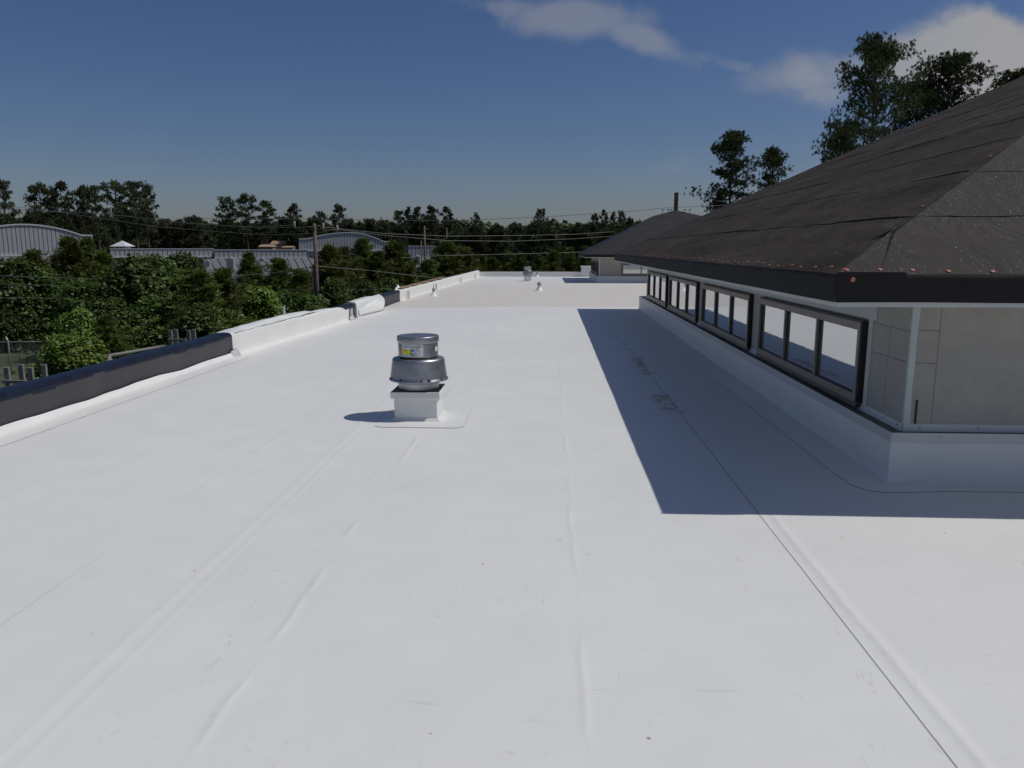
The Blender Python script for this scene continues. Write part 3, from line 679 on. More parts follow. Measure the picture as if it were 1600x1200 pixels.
# curb
def curb(parent, x0, x1, y0, y1, zt, og, far_drop=0.):
    """white upstand with rounded foot, metal edge band on top"""
    mb = MB()
    zb = lambda x, y: zr(x, y)
    def run(o, du, nx_, L, N_):
        def fn(u, v):
            pr = [(.035, .003), (.02, .008), (.01, .02), (.003, .05), (0, .15), (0, 1.)]; t = v*5; j = min(int(t), 4); t -= j
            a, b_ = pr[j], pr[j+1]; d = a[0]*(1-t)+b_[0]*t; s_ = L*u
            # stretch foot round the corners
            s2 = -d+(L+2*d)*u
            x_, y_ = o[0]+du[0]*s2+nx_[0]*d, o[1]+du[1]*s2+nx_[1]*d
            h = (a[1]*(1-t)+b_[1]*t); zz = zb(x_, y_)+ (h if h < .2 and j < 4 else 0)
            if j == 4: zz = zb(x_, y_)+.15+(zt-zb(x_, y_)-.15)*t
            wv = .004*nz(s_*1.3, v*2)+.002*nz(s_*5, v*3)
            return (x_+nx_[0]*wv*min(1, u*30, (1-u)*30)-og.x, y_+nx_[1]*wv*min(1, u*30, (1-u)*30)-og.y, zz)
        mb.grid(fn, N_, 20, 0, True, flip=True)
    run((x0, y1), (0, -1), (-1, 0), y1-y0, 80); run((x0, y0), (1, 0), (0, -1), x1-x0, 60)
    run((x1, y0), (0, 1), (1, 0), y1-y0, 10); run((x1, y1), (-1, 0), (0, 1), x1-x0, 10)
    o = mb.build('curb', M['membrane'], parent)
    mb = MB(); mb.box(x0+.004-og.x, x1-.004-og.x, y0+.004-og.y, y1-.004-og.y, zt-.02, zt+.004); mb.build('ledge_flashing', M['ledge'], parent)
    mb = MB(); e = .008
    for (a, b_, c_, d_) in ((x0-e, x0+.003, y0-e, y1+e), (x0+.003, x1, y0-e, y0+.003)):
        mb.box(a-og.x, b_-og.x, c_-og.y, d_-og.y, zt-.075, zt+.012)
    if og.y < 20:
        for xx in (x0+.06, x0+.40, x0+.75, x0+1.1, x0+1.45): mb.tube([(xx-og.x, y0-e-og.y, zt-.02), (xx-og.x, y0-e-.006-og.y, zt-.02)], .005, 6, 1)
        for q in range(14):
            yv = y0+.3+q*.9; mb.tube([(x0-e-og.x, yv-og.y, zt-.02), (x0-e-.005-og.x, yv-og.y, zt-.02)], .005, 6, 1)
    mb.build('edge_band', [M['coping'], M['joint']], o, bevel=.002)
    return o
cb = curb(cl, 2.93, X1-.8, 6.58, 25.9, .43, og)
# membrane skirt sheet lapped on the roof round the curb
mb = MB()
pts = [(2.93, 12.), (2.93, 6.58), (6.5, 6.58), (6.5, 6.37), (3.3, 6.33), (2.98, 6.29), (2.78, 6.27), (2.66, 6.33), (2.585, 6.46), (2.565, 6.8), (2.555, 9.), (2.56, 12.)]
k = len(pts); top = [(a-og.x, b_-og.y, .0045) for a, b_ in pts]; bot = [(a-og.x, b_-og.y, .0003) for a, b_ in pts]
mb.add(top+bot, [tuple(range(k))], 0); mb.add(top+bot, [(i, (i+1) % k, k+(i+1) % k, k+i) for i in range(3, k-1)], 1)
o = mb.build('skirt_sheet', [M['membrane'], M['joint']], cl)
# windows
def window(parent, x, ya, yb, z0, z1, og, label=None, panes=3, face=-1, axis='y'):
    fw = .072; dp = .07; mb = MB()
    def bx(a0, a1, d0, d1, z0_, z1_, mi=0):
        # a: along, d: depth (0 outer face, + into the wall)
        if axis == 'y': mb.box(x+d0-og.x, x+d1-og.x, a0-og.y, a1-og.y, z0_, z1_, mi)
        else: mb.box(a0-og.x, a1-og.x, x+d0-og.y, x+d1-og.y, z0_, z1_, mi)
    bx(ya, yb, 0, dp, z1-fw, z1); bx(ya, yb, 0, dp, z0, z0+fw); bx(ya, ya+fw*.8, 0, dp, z0+fw, z1-fw); bx(yb-fw*.8, yb, 0, dp, z0+fw, z1-fw)
    W = yb-ya-1.6*fw; mw = .045; pw = (W-mw*(panes-1))/panes; spans = []
    for i in range(panes):
        a = ya+.8*fw+i*(pw+mw); spans.append((a, a+pw))
        if i < panes-1: bx(a+pw, a+pw+mw, .004, dp, z0+fw, z1-fw)
    # black reveals: thin gasket lines inside each opening, and gap round the frame
    for (a, b_) in spans:
        g = .012
        bx(a, b_, .030, .060, z0+fw, z0+fw+g, 1); bx(a, b_, .030, .060, z1-fw-g, z1-fw, 1); bx(a, a+g, .030, .060, z0+fw+g, z1-fw-g, 1); bx(b_-g, b_, .030, .060, z0+fw+g, z1-fw-g, 1)
    bx(ya-.022, ya-.001, .012, .085, z0+.0, z1+.018, 1); bx(yb+.001, yb+.022, .012, .085, z0, z1+.018, 1); bx(ya-.001, yb+.001, .012, .085, z1+.001, z1+.018, 1)
    o = mb.build('window', [M['frame'], M['frame_dark']], parent)
    if label: o['label'] = label
    for (a, b_) in spans:
        mb = MB(); bx(a, b_, .040, .052, z0+fw, z1-fw, 0); mb.build('pane', M['glass'], o)
    mb = MB(); bx(ya-.03, yb+.03, .004, .085, z0-.05, z0-.002); mb.build('sill', M['sillm'], o)
    return o
WXF = 3.0
for (a, b_) in ((7.607, 11.294), (11.89, 15.62), (16.2, 19.97), (20.5, 24.33)): window(cl, WXF, a, b_, .505, 1.29, og)
window(cl, WY-.07, 5.55, 9.3, .505, 1.29, og, axis='x')

# second clerestory beyond
DZ = -.19; og2 = Vector((2.09, 49.4, DZ))
cl2 = empty('clerestory', og2, 'smaller far clerestory with black hipped roof topped by a dark post', 'building', 'clerestories on the white roof')
xa, xb, ya, yb = 2.09, 15.1, 49.4, 61.0
o2 = Vector((og2.x, og2.y, 0))
g2 = Vector((og2.x, og2.y, DZ))
roof2 = hip_roof('roof', cl2, xa, xb, ya, yb, ZE, .52, 5.0, .93, [M['felt_dark'], M['felt_shaded']], step=.4, org=o2)
fascia(cl2, xa, xb, ya, yb, ZE, 1.632, o2)
wall_box(cl2, 3.07, xb-.95, 50.4, 60.0, .0, 1.66, o2, near=False)
mb = MB(); mb.box(-.004+3.07-o2.x, 3.13-o2.x, 50.395-o2.y, 50.40-o2.y, .45, 1.63); mb.box(3.065-o2.x, 3.07-o2.x, 50.395-o2.y, 50.45-o2.y, .45, 1.63); mb.build('corner_tape', M['tape'], cl2)
_z = zr
def zr_keep(x, y): return _z(x, y)-DZ
zr = zr_keep
curb(cl2, 2.93, xb-.8, 50.3, 60.2, .43, o2)
zr = _z
for (a, b_) in ((51.4, 55.0), (55.8, 59.4)): window(cl2, 3.0, a, b_, .505, 1.29, o2)
for (a, b_) in ((4.55, 8.2), (8.9, 12.6)): window(cl2, 50.33, a, b_, .505, 1.29, o2, axis='x')
# flat top curb, post and metal brackets on the apex
zt = ZE+.52*5.0
mb = MB(); cx, cy = (xa+xb)/2-o2.x, (ya+yb)/2-o2.y
mb.add([(cx-1.5, cy-.8, zt), (cx+1.5, cy-.8, zt), (cx+1.5, cy+.8, zt), (cx-1.5, cy+.8, zt), (cx-.1, cy-.1, zt+.36), (cx+.1, cy-.1, zt+.36), (cx+.1, cy+.1, zt+.36), (cx-.1, cy+.1, zt+.36)], [(0, 1, 5, 4), (1, 2, 6, 5), (2, 3, 7, 6), (3, 0, 4, 7), (4, 5, 6, 7)])
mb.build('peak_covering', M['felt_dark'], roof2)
mb = MB()
for k in range(7): mb.box(cx-.13+.01*(k % 2), cx+.13-.01*(k % 2), cy-.13, cy+.13, zt+.25+k*.19, zt+.25+(k+1)*.19)
mb.build('post', M['postm'], cl2, bevel=.01)
for sx in (-.95, -.55, -.35, .55, .9):
    mb = MB(); mb.box(cx+sx-.02, cx+sx+.02, cy-.4, cy-.36, zt+.02, zt+.42); mb.box(cx+sx-.1, cx+sx+.1, cy-.42, cy-.34, zt+.38, zt+.43); mb.build('bracket', M['lead'], cl2)
mb = MB(); mb.box(cx-1.1, cx-.3, cy-.43, cy-.33, zt-.03, zt+.04); mb.box(cx+.35, cx+1.1, cy-.43, cy-.33, zt-.03, zt+.04); mb.build('bracket_rail', M['lead'], cl2)

# ------------------------------------------------------------------ timber guard frames outside the left parapet
def guard(px0, px1, ytop, Yc, label, rail):
    p = at((px0+px1)/2, ytop, Yc); e = empty('guard_frame', (p.x, p.y, -1.2), label, 'timber frame', 'timber frames beyond the left parapet')
    zt_ = p.z+1.2; wdt = (px1-px0)/1200*Yc
    for sx in (-.5, .5):
        for dy in (0, .38):
            mb = MB(); xx = sx*wdt+(-.04 if dy else .04); mb.box(xx-.034, xx+.034, dy-.02, dy+.02, 0, zt_-(.02 if dy else 0)); mb.build('post', M['timber'], e, bevel=.004)
    mb = MB(); mb.box(-.5*wdt, .5*wdt, -.06, -.02, zt_-.20, zt_-.16); mb.build('rail', M['timber'], e)
    mb = MB(); mb.box(-.5*wdt-.1, .5*wdt+.1, -.1, .45, zt_-.45, zt_-.41); mb.build('shelf', M['timber'], e)
guard(262, 292, 516, 14.2, 'grey timber frame of paired posts outside the black parapet, right one', 1)
guard(4, 44, 574, 9.4, 'grey timber frame of paired posts outside the black parapet at the left picture edge', 1)
mb = MB(); a = at(170, 556, 11.6); b_ = at(256, 541, 13.9)
mb.tube([a, b_], .035, 4); mb.tube([a, a+Vector((0, 0, -1.2))], .035, 4); mb.tube([b_, b_+Vector((0, 0, -1.2))], .03, 4)
tag(mb.build('edge_rail', M['timber']), 'thin pale rail running just outside the black parapet', 'rail')
# small orange-white marker post
mb = MB(); a = at(444, 492, 17.5); mb.box(a.x-.02, a.x+.02, a.y-.02, a.y+.02, -1.5, at(444, 479, 17.5).z)
tag(mb.build('marker_post', M['whitewall']), 'thin white upright post just outside the draped white parapet', 'post')

# ------------------------------------------------------------------ chain link fence with barbed wire
fe = empty('chain_link_fence', (at(12, 540, 44).x, 44, -5.5), 'chain link fence with bare posts at the left, behind the trees', 'fence')
fo = Vector((at(12, 540, 44).x, 44, -5.5))
for px in (-50, 12, 75, 138, 200):
    p = at(px, 530, 44+(px-12)*.01); mb = MB(); mb.tube([(p.x-fo.x, p.y-fo.y, 0), (p.x-fo.x, p.y-fo.y, p.z+5.5-.1), (p.x-fo.x-.1, p.y-fo.y, p.z+5.5+.15)], .045, 8); mb.build('post', M['galv'], fe)
mb = MB(); a = at(-50, 535, 43.4); b_ = at(200, 532.5, 45.9); mb.tube([a-fo, b_-fo], .03, 6); mb.build('top_rail', M['galv'], fe)
mb = MB()
a0 = at(-50, 535, 43.4)-fo; b0 = at(200, 532.5, 45.9)-fo
for k in range(70):
    for s_ in (0, 1):
        u0 = k/70; u1 = u0+(.12 if s_ else -.12)
        if 0 <= u1 <= 1:
            p = a0.lerp(b0, u0); q = a0.lerp(b0, u1); q.z = .1; mb.tube([p, q], .004, 3, cap=False)
mb.build('mesh', M['galv'], fe)

# ------------------------------------------------------------------ utility poles and wires
def pole(px, ytop, Y, r, label, arms=()):
    p = at(px, ytop, Y); h_ = p.z+5.5
    e = empty('utility_pole', (p.x, Y, -5.5), label, 'utility pole', 'utility poles beyond the roof')
    mb = MB(); mb.tube([(0, 0, 0), (0, 0, h_*.5), (0, 0, h_)], [r*1.25, r*1.1, r*.9], 12); mb.build('shaft', M['polewood'], e)
    for (pa, ya_, pb, yb_) in arms:
        a = at(pa, ya_, Y-.2)-Vector((p.x, Y, -5.5)); b_ = at(pb, yb_, Y-.2)-Vector((p.x, Y, -5.5))
        mb = MB(); mb.tube([a, b_], .05, 4); mb.build('crossarm', M['polewood'], e)
    return e, p
e, p = pole(491, 349, 55, .13, 'tall brown utility pole with arms standing among trees left of centre', [(458, 357, 500, 353), (486, 358, 530, 360)])
for (px, py) in ((460, 349), (505, 352), (527, 355)):
    q = at(px, py, 54.8)-Vector((p.x, 55, -5.5)); mb = MB(); mb.lathe([(.03, -.28), (.06, -.22), (.06, -.1), (.075, .0), (.05, .14), (0, .16)], q, 12); mb.build('insulator', M['porcelain'], e)
mb = MB(); q = Vector((-.28, 0, 0)); mb.tube([(-.22, 0, 0), (-.22, 0, 6.2)], .11, 8); mb.build('shaft', M['polewood'], e)
pole(663, 353, 105, .14, 'distant thin utility pole in front of the ribbed box building', [(655, 358, 671, 358)])
pole(658, 376, 112, .1, 'distant short pole just left of the thin utility pole')
pole(698, 356, 125, .1, 'very faint distant pole right of the ribbed box building')
W = [([(-60, 311), (0, 320), (100, 332.5), (142, 339), (250, 355), (400, 366.5), (440, 367), (487, 365), (525, 359)], 58, 55, .016, 'power line sagging from the left to the pole, passing below the others'),
     ([(-60, 322), (0, 326), (175, 335), (275, 347), (400, 356), (489, 355)], 60, 55, .016, 'power line meeting the pole just under its top from the left'),
     ([(-60, 329), (0, 329), (150, 333), (300, 350), (400, 355), (458, 352)], 62, 55, .012, 'thin power line reaching the left grey insulator'),
     ([(300, 341), (460, 342), (600, 344), (700, 345), (850, 339), (1000, 329), (1035, 325), (1200, 318)], 66, 72, .018, 'long power line crossing the sky toward the far clerestory peak'),
     ([(-60, 430), (0, 431), (150, 436), (325, 435), (430, 426), (491, 416)], 50, 55, .02, 'lower cable rising from the left to the pole below its arms'),
     ([(491, 415.5), (580, 423), (675, 434), (760, 447)], 55, 70, .02, 'lower cable dropping from the pole to the right over the pines'),
     ([(-60, 442), (0, 444), (140, 447), (320, 452)], 50, 55, .014, 'pale cable crossing the leafy trees second lowest at the left'),
     ([(-60, 465), (0, 465), (75, 466), (200, 467)], 50, 55, .010, 'faint lowest cable across the trees at the left'),
     ([(500, 354), (600, 365), (700, 369), (820, 368), (900, 366), (960, 362)], 55, 75, .014, 'power line running right from the pole before the dark forest'),
     ([(527, 358), (600, 368), (700, 376), (800, 377), (900, 373), (960, 369)], 55, 75, .014, 'power line from the right insulator, below its neighbour before the forest'),
     ([(610, 404), (690, 399.5), (800, 397), (905, 394), (960, 392)], 75, 85, .022, 'pale cable running level to the far clerestory eave'),
     ([(432, 452), (600, 452), (700, 450)], 56, 62, .008, 'faint cable low in front of the pines behind the pole'),
     ([(340, 283*1.25), (458, 352), (491, 372)], 56, 55, .008, 'short slack wire hanging at the left side of the pole')]
for (pts, ya_, yb_, r_, lab) in W:
    P_ = []
    for i in range(len(pts)-1):
        for k in range(6):
            t = k/6; px = pts[i][0]*(1-t)+pts[i+1][0]*t; py = pts[i][1]*(1-t)+pts[i+1][1]*t
            f_ = (px-pts[0][0])/(pts[-1][0]-pts[0][0]); P_.append(at(px, py, ya_+(yb_-ya_)*f_))
    P_.append(at(*pts[-1], yb_))
    mb = MB(); mb.tube(P_, r_*1.15, 5); tag(mb.build('power_line', M['wire']), lab, 'cable', 'overhead cables beyond the roof')

# ------------------------------------------------------------------ distant buildings
GZ = -5.5
def ribbed(mb, xs, ztop, z0, Y, pitch, mi=0, depth=.1):
    """ribbed sheet: flat pans with raised ribs, top following ztop(x)"""
    x = xs[0]; 
    while x < xs[1]-1e-3:
        xe = min(x+pitch, xs[1]); r = x+(xe-x)*.84
        mb.add([(x, Y, z0), (r, Y, z0), (r, Y, ztop(r)), (x, Y, ztop(x))], [(0, 1, 2, 3)], mi)
        mb.add([(r, Y, z0), (r, Y+depth, z0), (r, Y+depth, ztop(r)), (r, Y, ztop(r))], [(0, 1, 2, 3)], 1)
        mb.add([(r, Y+depth, z0), (xe, Y+depth, z0), (xe, Y+depth, ztop(xe)), (r, Y+depth, ztop(r))], [(0, 1, 2, 3)], 1)
        mb.add([(xe, Y+depth, z0), (xe, Y, z0), (xe, Y, ztop(xe)), (xe, Y+depth, ztop(xe))], [(0, 1, 2, 3)], mi)
        x = xe
class Frame:
    """vertical wall plane through a point, turned to face the flat roof"""
    def __init__(s, px, py, Y, turn=0.):
        s.P = at(px, py, Y); a = math.atan2(s.P.x, s.P.y)+turn; s.th = -a
        s.e = Vector((math.cos(a), -math.sin(a), 0)); s.n = Vector((math.sin(a), math.cos(a), 0)); s.O = Vector((s.P.x, s.P.y, GZ))
    def hit(s, px, py, back=0.):
        d = ray(px, py); t = (s.P-Vector((0, 0, H))+s.n*back).dot(s.n)/d.dot(s.n); q = Vector((0, 0, H))+d*t
        return (q-s.O).dot(s.e), q.z-GZ
    def empty(s, name, label, group, cat='building'): return empty(name, s.O, label, cat, group, rz=s.th)
def arch_building(pl, pr, psl, psr, ysh, yshr, ppk, ypk, ybot, Y, label, pitch, turn=.02):
    F = Frame(ppk, ypk, Y, turn); xl = F.hit(pl, ysh)[0]; xr = F.hit(pr, yshr)[0]; sl = F.hit(psl, ysh)[0]; sr = F.hit(psr, yshr)[0]
    zl, zr_, zp = F.hit(psl, ysh)[1], F.hit(psr, yshr)[1], F.hit(ppk, ypk)[1]; zb = F.hit(ppk, ybot)[1]; xp = 0
    def zt(x):
        if x < sl: return zl
        if x > sr: return zr_
        t = x/(-sl) if x < 0 else x/sr; base = zl if x < 0 else zr_
        return base+(zp-base)*(1-abs(t)**2.0)
    e = F.empty('arched_building', label, 'grey metal buildings beyond the trees')
    mb = MB(); ribbed(mb, (xl, xr), zt, zb+.05, 0, pitch); mb.build('front_wall', [M['panel'], M['panel_dark']], e)
    mb = MB(); ribbed(mb, (xl, xr), lambda x: zb-.12, 0, -.02, pitch*2); mb.build('lower_wall', [M['panel'], M['panel_dark']], e)
    mb = MB(); mb.box(xl-.1, xr+.1, -.25, .1, zb-.12, zb+.05); k = 30
    for i in range(k):
        a = xl+(xr-xl)*i/k; b_ = xl+(xr-xl)*(i+1)/k
        mb.add([(a, -.12, zt(a)-.02), (b_, -.12, zt(b_)-.02), (b_, -.12, zt(b_)+.16), (a, -.12, zt(a)+.16)], [(0, 1, 2, 3)])
    mb.build('trim', M['whitewall'], e)
    mb = MB(); D = 30
    mb.grid(lambda u, v: ((xl+(xr-xl)*u)*(1-.12*v), -.12+v*D, zt(xl+(xr-xl)*u)+.12), 40, 1, 0, False)
    mb.build('roof', M['panel_roof'], e)
    mb = MB(); mb.box(xl+.1, xr-.1, .15, 12, 0, min(zl, zr_)-.05); mb.build('body', M['panel_roof'], e)
arch_building(-130, 145, -50, 128, 368, 368.5, 38, 351.5, 399, 100, 'wide arched grey metal building at the far left behind the trees', .5)
arch_building(467, 610, 480, 598, 374, 378, 548, 364, 391.5, 140, 'arched grey metal building right of the utility pole', .5, -.08)
def box_building(pl, pr, yt, yb, Y, label, pitch, name='metal_building', depth=14):
    F = Frame((pl+pr)/2, yt, Y, -.12 if pl > 600 else -.05); xl, zt_ = F.hit(pl, yt); xr, _ = F.hit(pr, yt); zb = F.hit((pl+pr)/2, yb)[1]
    e = F.empty(name, label, 'grey metal buildings beyond the trees')
    mb = MB(); ribbed(mb, (xl, xr), lambda x: zt_, zb, 0, pitch); mb.build('siding', [M['panel'], M['panel_dark']], e)
    mb = MB(); mb.box(xl-.05, xr+.05, -.2, .12, zb-.22, zb); mb.box(xl-.05, xr+.05, -.08, .1, zt_, zt_+.12); mb.build('trim', M['whitewall'], e)
    mb = MB(); mb.box(xl, xr, .15, depth, 0, zt_-.05); mb.build('body', M['panel_roof'], e); return e
box_building(172, 334, 389.5, 400.5, 134, 'long low ribbed metal building below the white cupola', .75)
box_building(335, 480, 391, 402.5, 130, 'long low ribbed metal building between the roof slopes and the pole', .75)
box_building(638, 698, 385, 402, 150, 'boxy ribbed metal building behind the thin distant pole', .7)
# cupola
p = at(192, 389.5, 133); e = empty('cupola', (p.x, 133, p.z-.1), 'small white square cupola with pyramid roof on the long metal building', 'cupola'); e.scale = (.86, .86, .8)
mb = MB(); mb.box(-1.15, 1.15, -1.15, 1.15, 0, .75); mb.build('walls', M['whitewall'], e)
mb = MB(); mb.add([(-1.75, -1.75, .75), (1.75, -1.75, .75), (1.75, 1.75, .75), (-1.75, 1.75, .75), (0, 0, 2.0)], [(0, 1, 4), (1, 2, 4), (2, 3, 4), (3, 0, 4), (3, 2, 1, 0)]); mb.build('roof', M['whitewall'], e)
mb = MB()
for k in (-.5, .5): mb.box(k-.25, k+.25, -1.17, -1.14, .2, .6)
mb.build('louvre', M['panel_dark'], e)
# sloping standing-seam roofs in front
def slope_roof(pl, pr, ynear, Yn, yfar, Yf, label, skew=0., wall='whitewall'):
    F = Frame((pl+pr)/2, ynear, Yn, .03); x0_, zn = F.hit(pl, ynear); x1_, _ = F.hit(pr, ynear); D = (Yf-Yn)/math.cos(F.th)*.9; zf2 = F.hit((pl+pr)/2, yfar, D)[1]
    e = F.empty('low_building', label, 'low metal roofed buildings beyond the trees')
    mb = MB(); mb.quad((x0_, 0, zn), (x1_, 0, zn), (x1_+skew, D, zf2), (x0_+skew, D, zf2)); k = x0_
    while k < x1_:
        mb.add([(k, 0, zn+.10), (k+.12, 0, zn+.10), (k+.12+skew, D, zf2+.10), (k+skew, D, zf2+.10), (k, 0, zn), (k+skew, D, zf2), (k+.12, 0, zn), (k+.12+skew, D, zf2)], [(0, 1, 2, 3), (4, 0, 3, 5), (1, 6, 7, 2)], 1); k += 1.1
    mb.build('roof', [M['panel_roof'], M['unit_seam']], e)
    mb = MB(); mb.box(x0_+.2, x1_-.2, .4, D*.9, 0, min(zn, zf2)-.05); mb.build('wall', M[wall], e)
    mb = MB(); mb.box(x0_-.1, x1_+.1, -.15, 0, zn-.3, zn+.02); mb.build('gutter', M['panel_dark'], e); return e
slope_roof(325, 470, 433, 96, 404, 126, 'low building with grey standing seam roof sloping toward the white roof', skew=-3)
slope_roof(395, 640, 424, 112, 403, 129, 'dark grey metal roof behind the young pines and the utility pole', skew=-2, wall='tanwall')
slope_roof(600, 720, 430, 125, 403, 148, 'low grey roof in front of the boxy ribbed building', wall='unit')
slope_roof(-90, 120, 425, 80, 401, 99, 'low pale roof at the foot of the wide arched building', wall='whitewall')
def hvac(px, py, Y, w_, h_, label):
    p = at(px, py, Y); e = empty('rooftop_unit', (p.x, Y, p.z), label, 'rooftop unit', 'rooftop units on the low metal roofs')
    mb = MB(); mb.box(-w_/2, w_/2, -w_/2, w_/2, .12, h_); mb.build('cabinet', M['unit'], e, bevel=.03)
    mb = MB(); mb.box(-w_*.55, w_*.55, -w_*.55, w_*.55, -.3, .12); mb.build('base', M['panel_dark'], e)
    mb = MB(); mb.lathe([(w_*.3, h_), (w_*.3, h_+.15), (w_*.1, h_+.18), (0, h_+.18)], seg=16); mb.build('fan_guard', M['lead'], e)
hvac(362, 421, 105, 1.0, 1.5, 'grey rooftop unit on the sloping seam roof, left of the young pine')
hvac(410, 412, 118, .7, .8, 'pale rooftop unit on the dark metal roof right of the young pine')
hvac(326, 418, 108, .7, .9, 'small pale rooftop unit at the left end of the seam roof')
hvac(652, 410, 140, 1.2, 1.1, 'dark rooftop unit beside the thin distant poles')
def shed(px, py, Y, w_, h_, m_, label):
    p = at(px, py, Y); e = empty('shed', (p.x, Y, GZ), label, 'shed', 'tan sheds at the forest edge'); zt_ = p.z-GZ
    mb = MB(); mb.box(-w_/2, w_/2, 0, w_*.8, 0, zt_); mb.build('walls', M[m_], e)
    mb = MB(); mb.add([(-w_*.56, -.2, zt_), (w_*.56, -.2, zt_), (w_*.56, w_*.9, zt_), (-w_*.56, w_*.9, zt_), (-w_*.5, w_*.35, zt_+h_), (w_*.5, w_*.35, zt_+h_)], [(0, 1, 5, 4), (2, 3, 4, 5), (1, 2, 5), (3, 0, 4)]); mb.build('roof', M['tanwall'], e)
shed(415, 385.5, 172, 3.0, .5, 'redwall', 'small reddish shed behind the ribbed band, left of two')
shed(449, 386.5, 172, 2.3, .3, 'tanwall', 'small tan shed near the arched building, right of two')
shed(434, 381.5, 186, 3.4, .8, 'tanwall', 'pale tan house showing above the two small sheds')

# ------------------------------------------------------------------ vegetation
rng = np.random.default_rng(5)
def unit(v): return v/np.maximum(1e-9, np.linalg.norm(v, axis=-1, keepdims=True))
def quads(cent, axis_u, axis_v):
    """cent,axes: (n,3) -> verts, faces"""
    n_ = len(cent); v = np.empty((n_, 4, 3)); v[:, 0] = cent-axis_u-axis_v; v[:, 1] = cent+axis_u-axis_v; v[:, 2] = cent+axis_u+axis_v; v[:, 3] = cent-axis_u+axis_v
    return v.reshape(-1, 3)
def leafmesh(name, verts, m_):
    n_ = len(verts)//4; me = bpy.data.meshes.new(name); me.vertices.add(len(verts)); me.vertices.foreach_set('co', verts.astype(np.float32).ravel())
    me.loops.add(n_*4); me.loops.foreach_set('vertex_index', np.arange(n_*4, dtype=np.int32)); me.polygons.add(n_)
    me.polygons.foreach_set('loop_start', np.arange(0, n_*4, 4, dtype=np.int32)); me.polygons.foreach_set('loop_total', np.full(n_, 4, dtype=np.int32))
    me.materials.append(m_); me.update(calc_edges=True); me.validate(); return me
def needles(tips, dirs, per, ln, wd, spread=.9):
    """tufts of needle quads radiating at each tip"""
    n_ = len(tips); c = np.repeat(tips, per, 0); d = np.repeat(unit(dirs), per, 0)
    r = unit(rng.normal(size=(n_*per, 3))); dd = unit(d*.55+r*spread); L = ln*(.6+.6*rng.random((n_*per, 1)))
    side = unit(np.cross(dd, rng.normal(size=dd.shape))); cen = c+dd*L*.5
    return quads(cen, side*wd*.5, dd*L*.5)
def pine_proto(h, cb, rad, nbr, per, ln, wd, tuft, young=False, sub=5, lean=.0, top_flat=.6):
    """returns trunk mesh data and leaf verts; h total height, cb crown base fraction"""
    mb = MB(); k = 9; tp = []
    ph = rng.random()*6
    for i in range(k+1):
        t = i/k; tp.append((math.sin(t*2.5+ph)*.012*h*t+lean*t*h, math.cos(t*2+ph)*.01*h*t, t*h*.97))
    mb.tube(tp, [max(.03, .018*h*(1-t/k*.88)) for t in range(k+1)], 8)
    T = []; D_ = []
    for b_ in range(nbr):
        f = (b_+rng.random())/nbr; hz = cb+(1-cb)*(f**.9); z = hz*h*.97; i = min(int(hz*k), k-1); q = hz*k-i
        base = np.array(tp[i])*(1-q)+np.array(tp[i+1])*q; base[2] = z
        az = b_*2.399+rng.normal()*.5
        if young: L = rad*(1-f)**.8*(.45+.85*rng.random())+.10*rad; el = .30+.8*f
        else:
            L = rad*(math.sin(PI*min(1, (f*.74+.24)))**.6)*(.5+.6*rng.random()); el = -.10+.7*f+rng.normal()*.15
        dr = np.array([math.cos(az)*math.cos(el), math.sin(az)*math.cos(el), math.sin(el)])
        pts = []
        for s_ in range(5):
            t = s_/4; q = base+dr*L*t; q[2] += (.12*L*t*t if not young else .35*L*t*t); pts.append(q)
        mb.tube(pts, [max(.012, .0045*h*(1-t/5)) for t in range(5)], 5, cap=False)
        for s_ in range(sub):
            t = (.42 if not young else .25)+(.58 if not young else .75)*(s_+rng.random())/sub; j = min(int(t*4), 3); q = t*4-j
            c = np.array(pts[j])*(1-q)+np.array(pts[j+1])*q; out = unit((np.array(pts[j+1])-np.array(pts[j]))[None])[0]
            nt_ = tuft
            if young: off = rng.normal(size=(nt_, 3))*(L*.08+.05)
            else:
                c = c+rng.normal(size=3)*np.array([.13, .13, .05])*L
                off = rng.normal(size=(nt_, 3))*np.array([.46, .46, .19])*(h/23)**.5; off[:, 2] += .1
            T.append(c+off); D_.append(np.tile(out+np.array([0, 0, .6 if not young else 1.1]), (nt_, 1)))
            if s_ % 2 == 0:
                e_ = c+off[0]; mb.tube([c, (c+e_)/2, e_], [.014, .01, .006], 3, cap=False)
    T = np.concatenate(T); D_ = np.concatenate(D_)
    return mb, needles(T, D_, per, ln, wd, .9 if not young else .55)
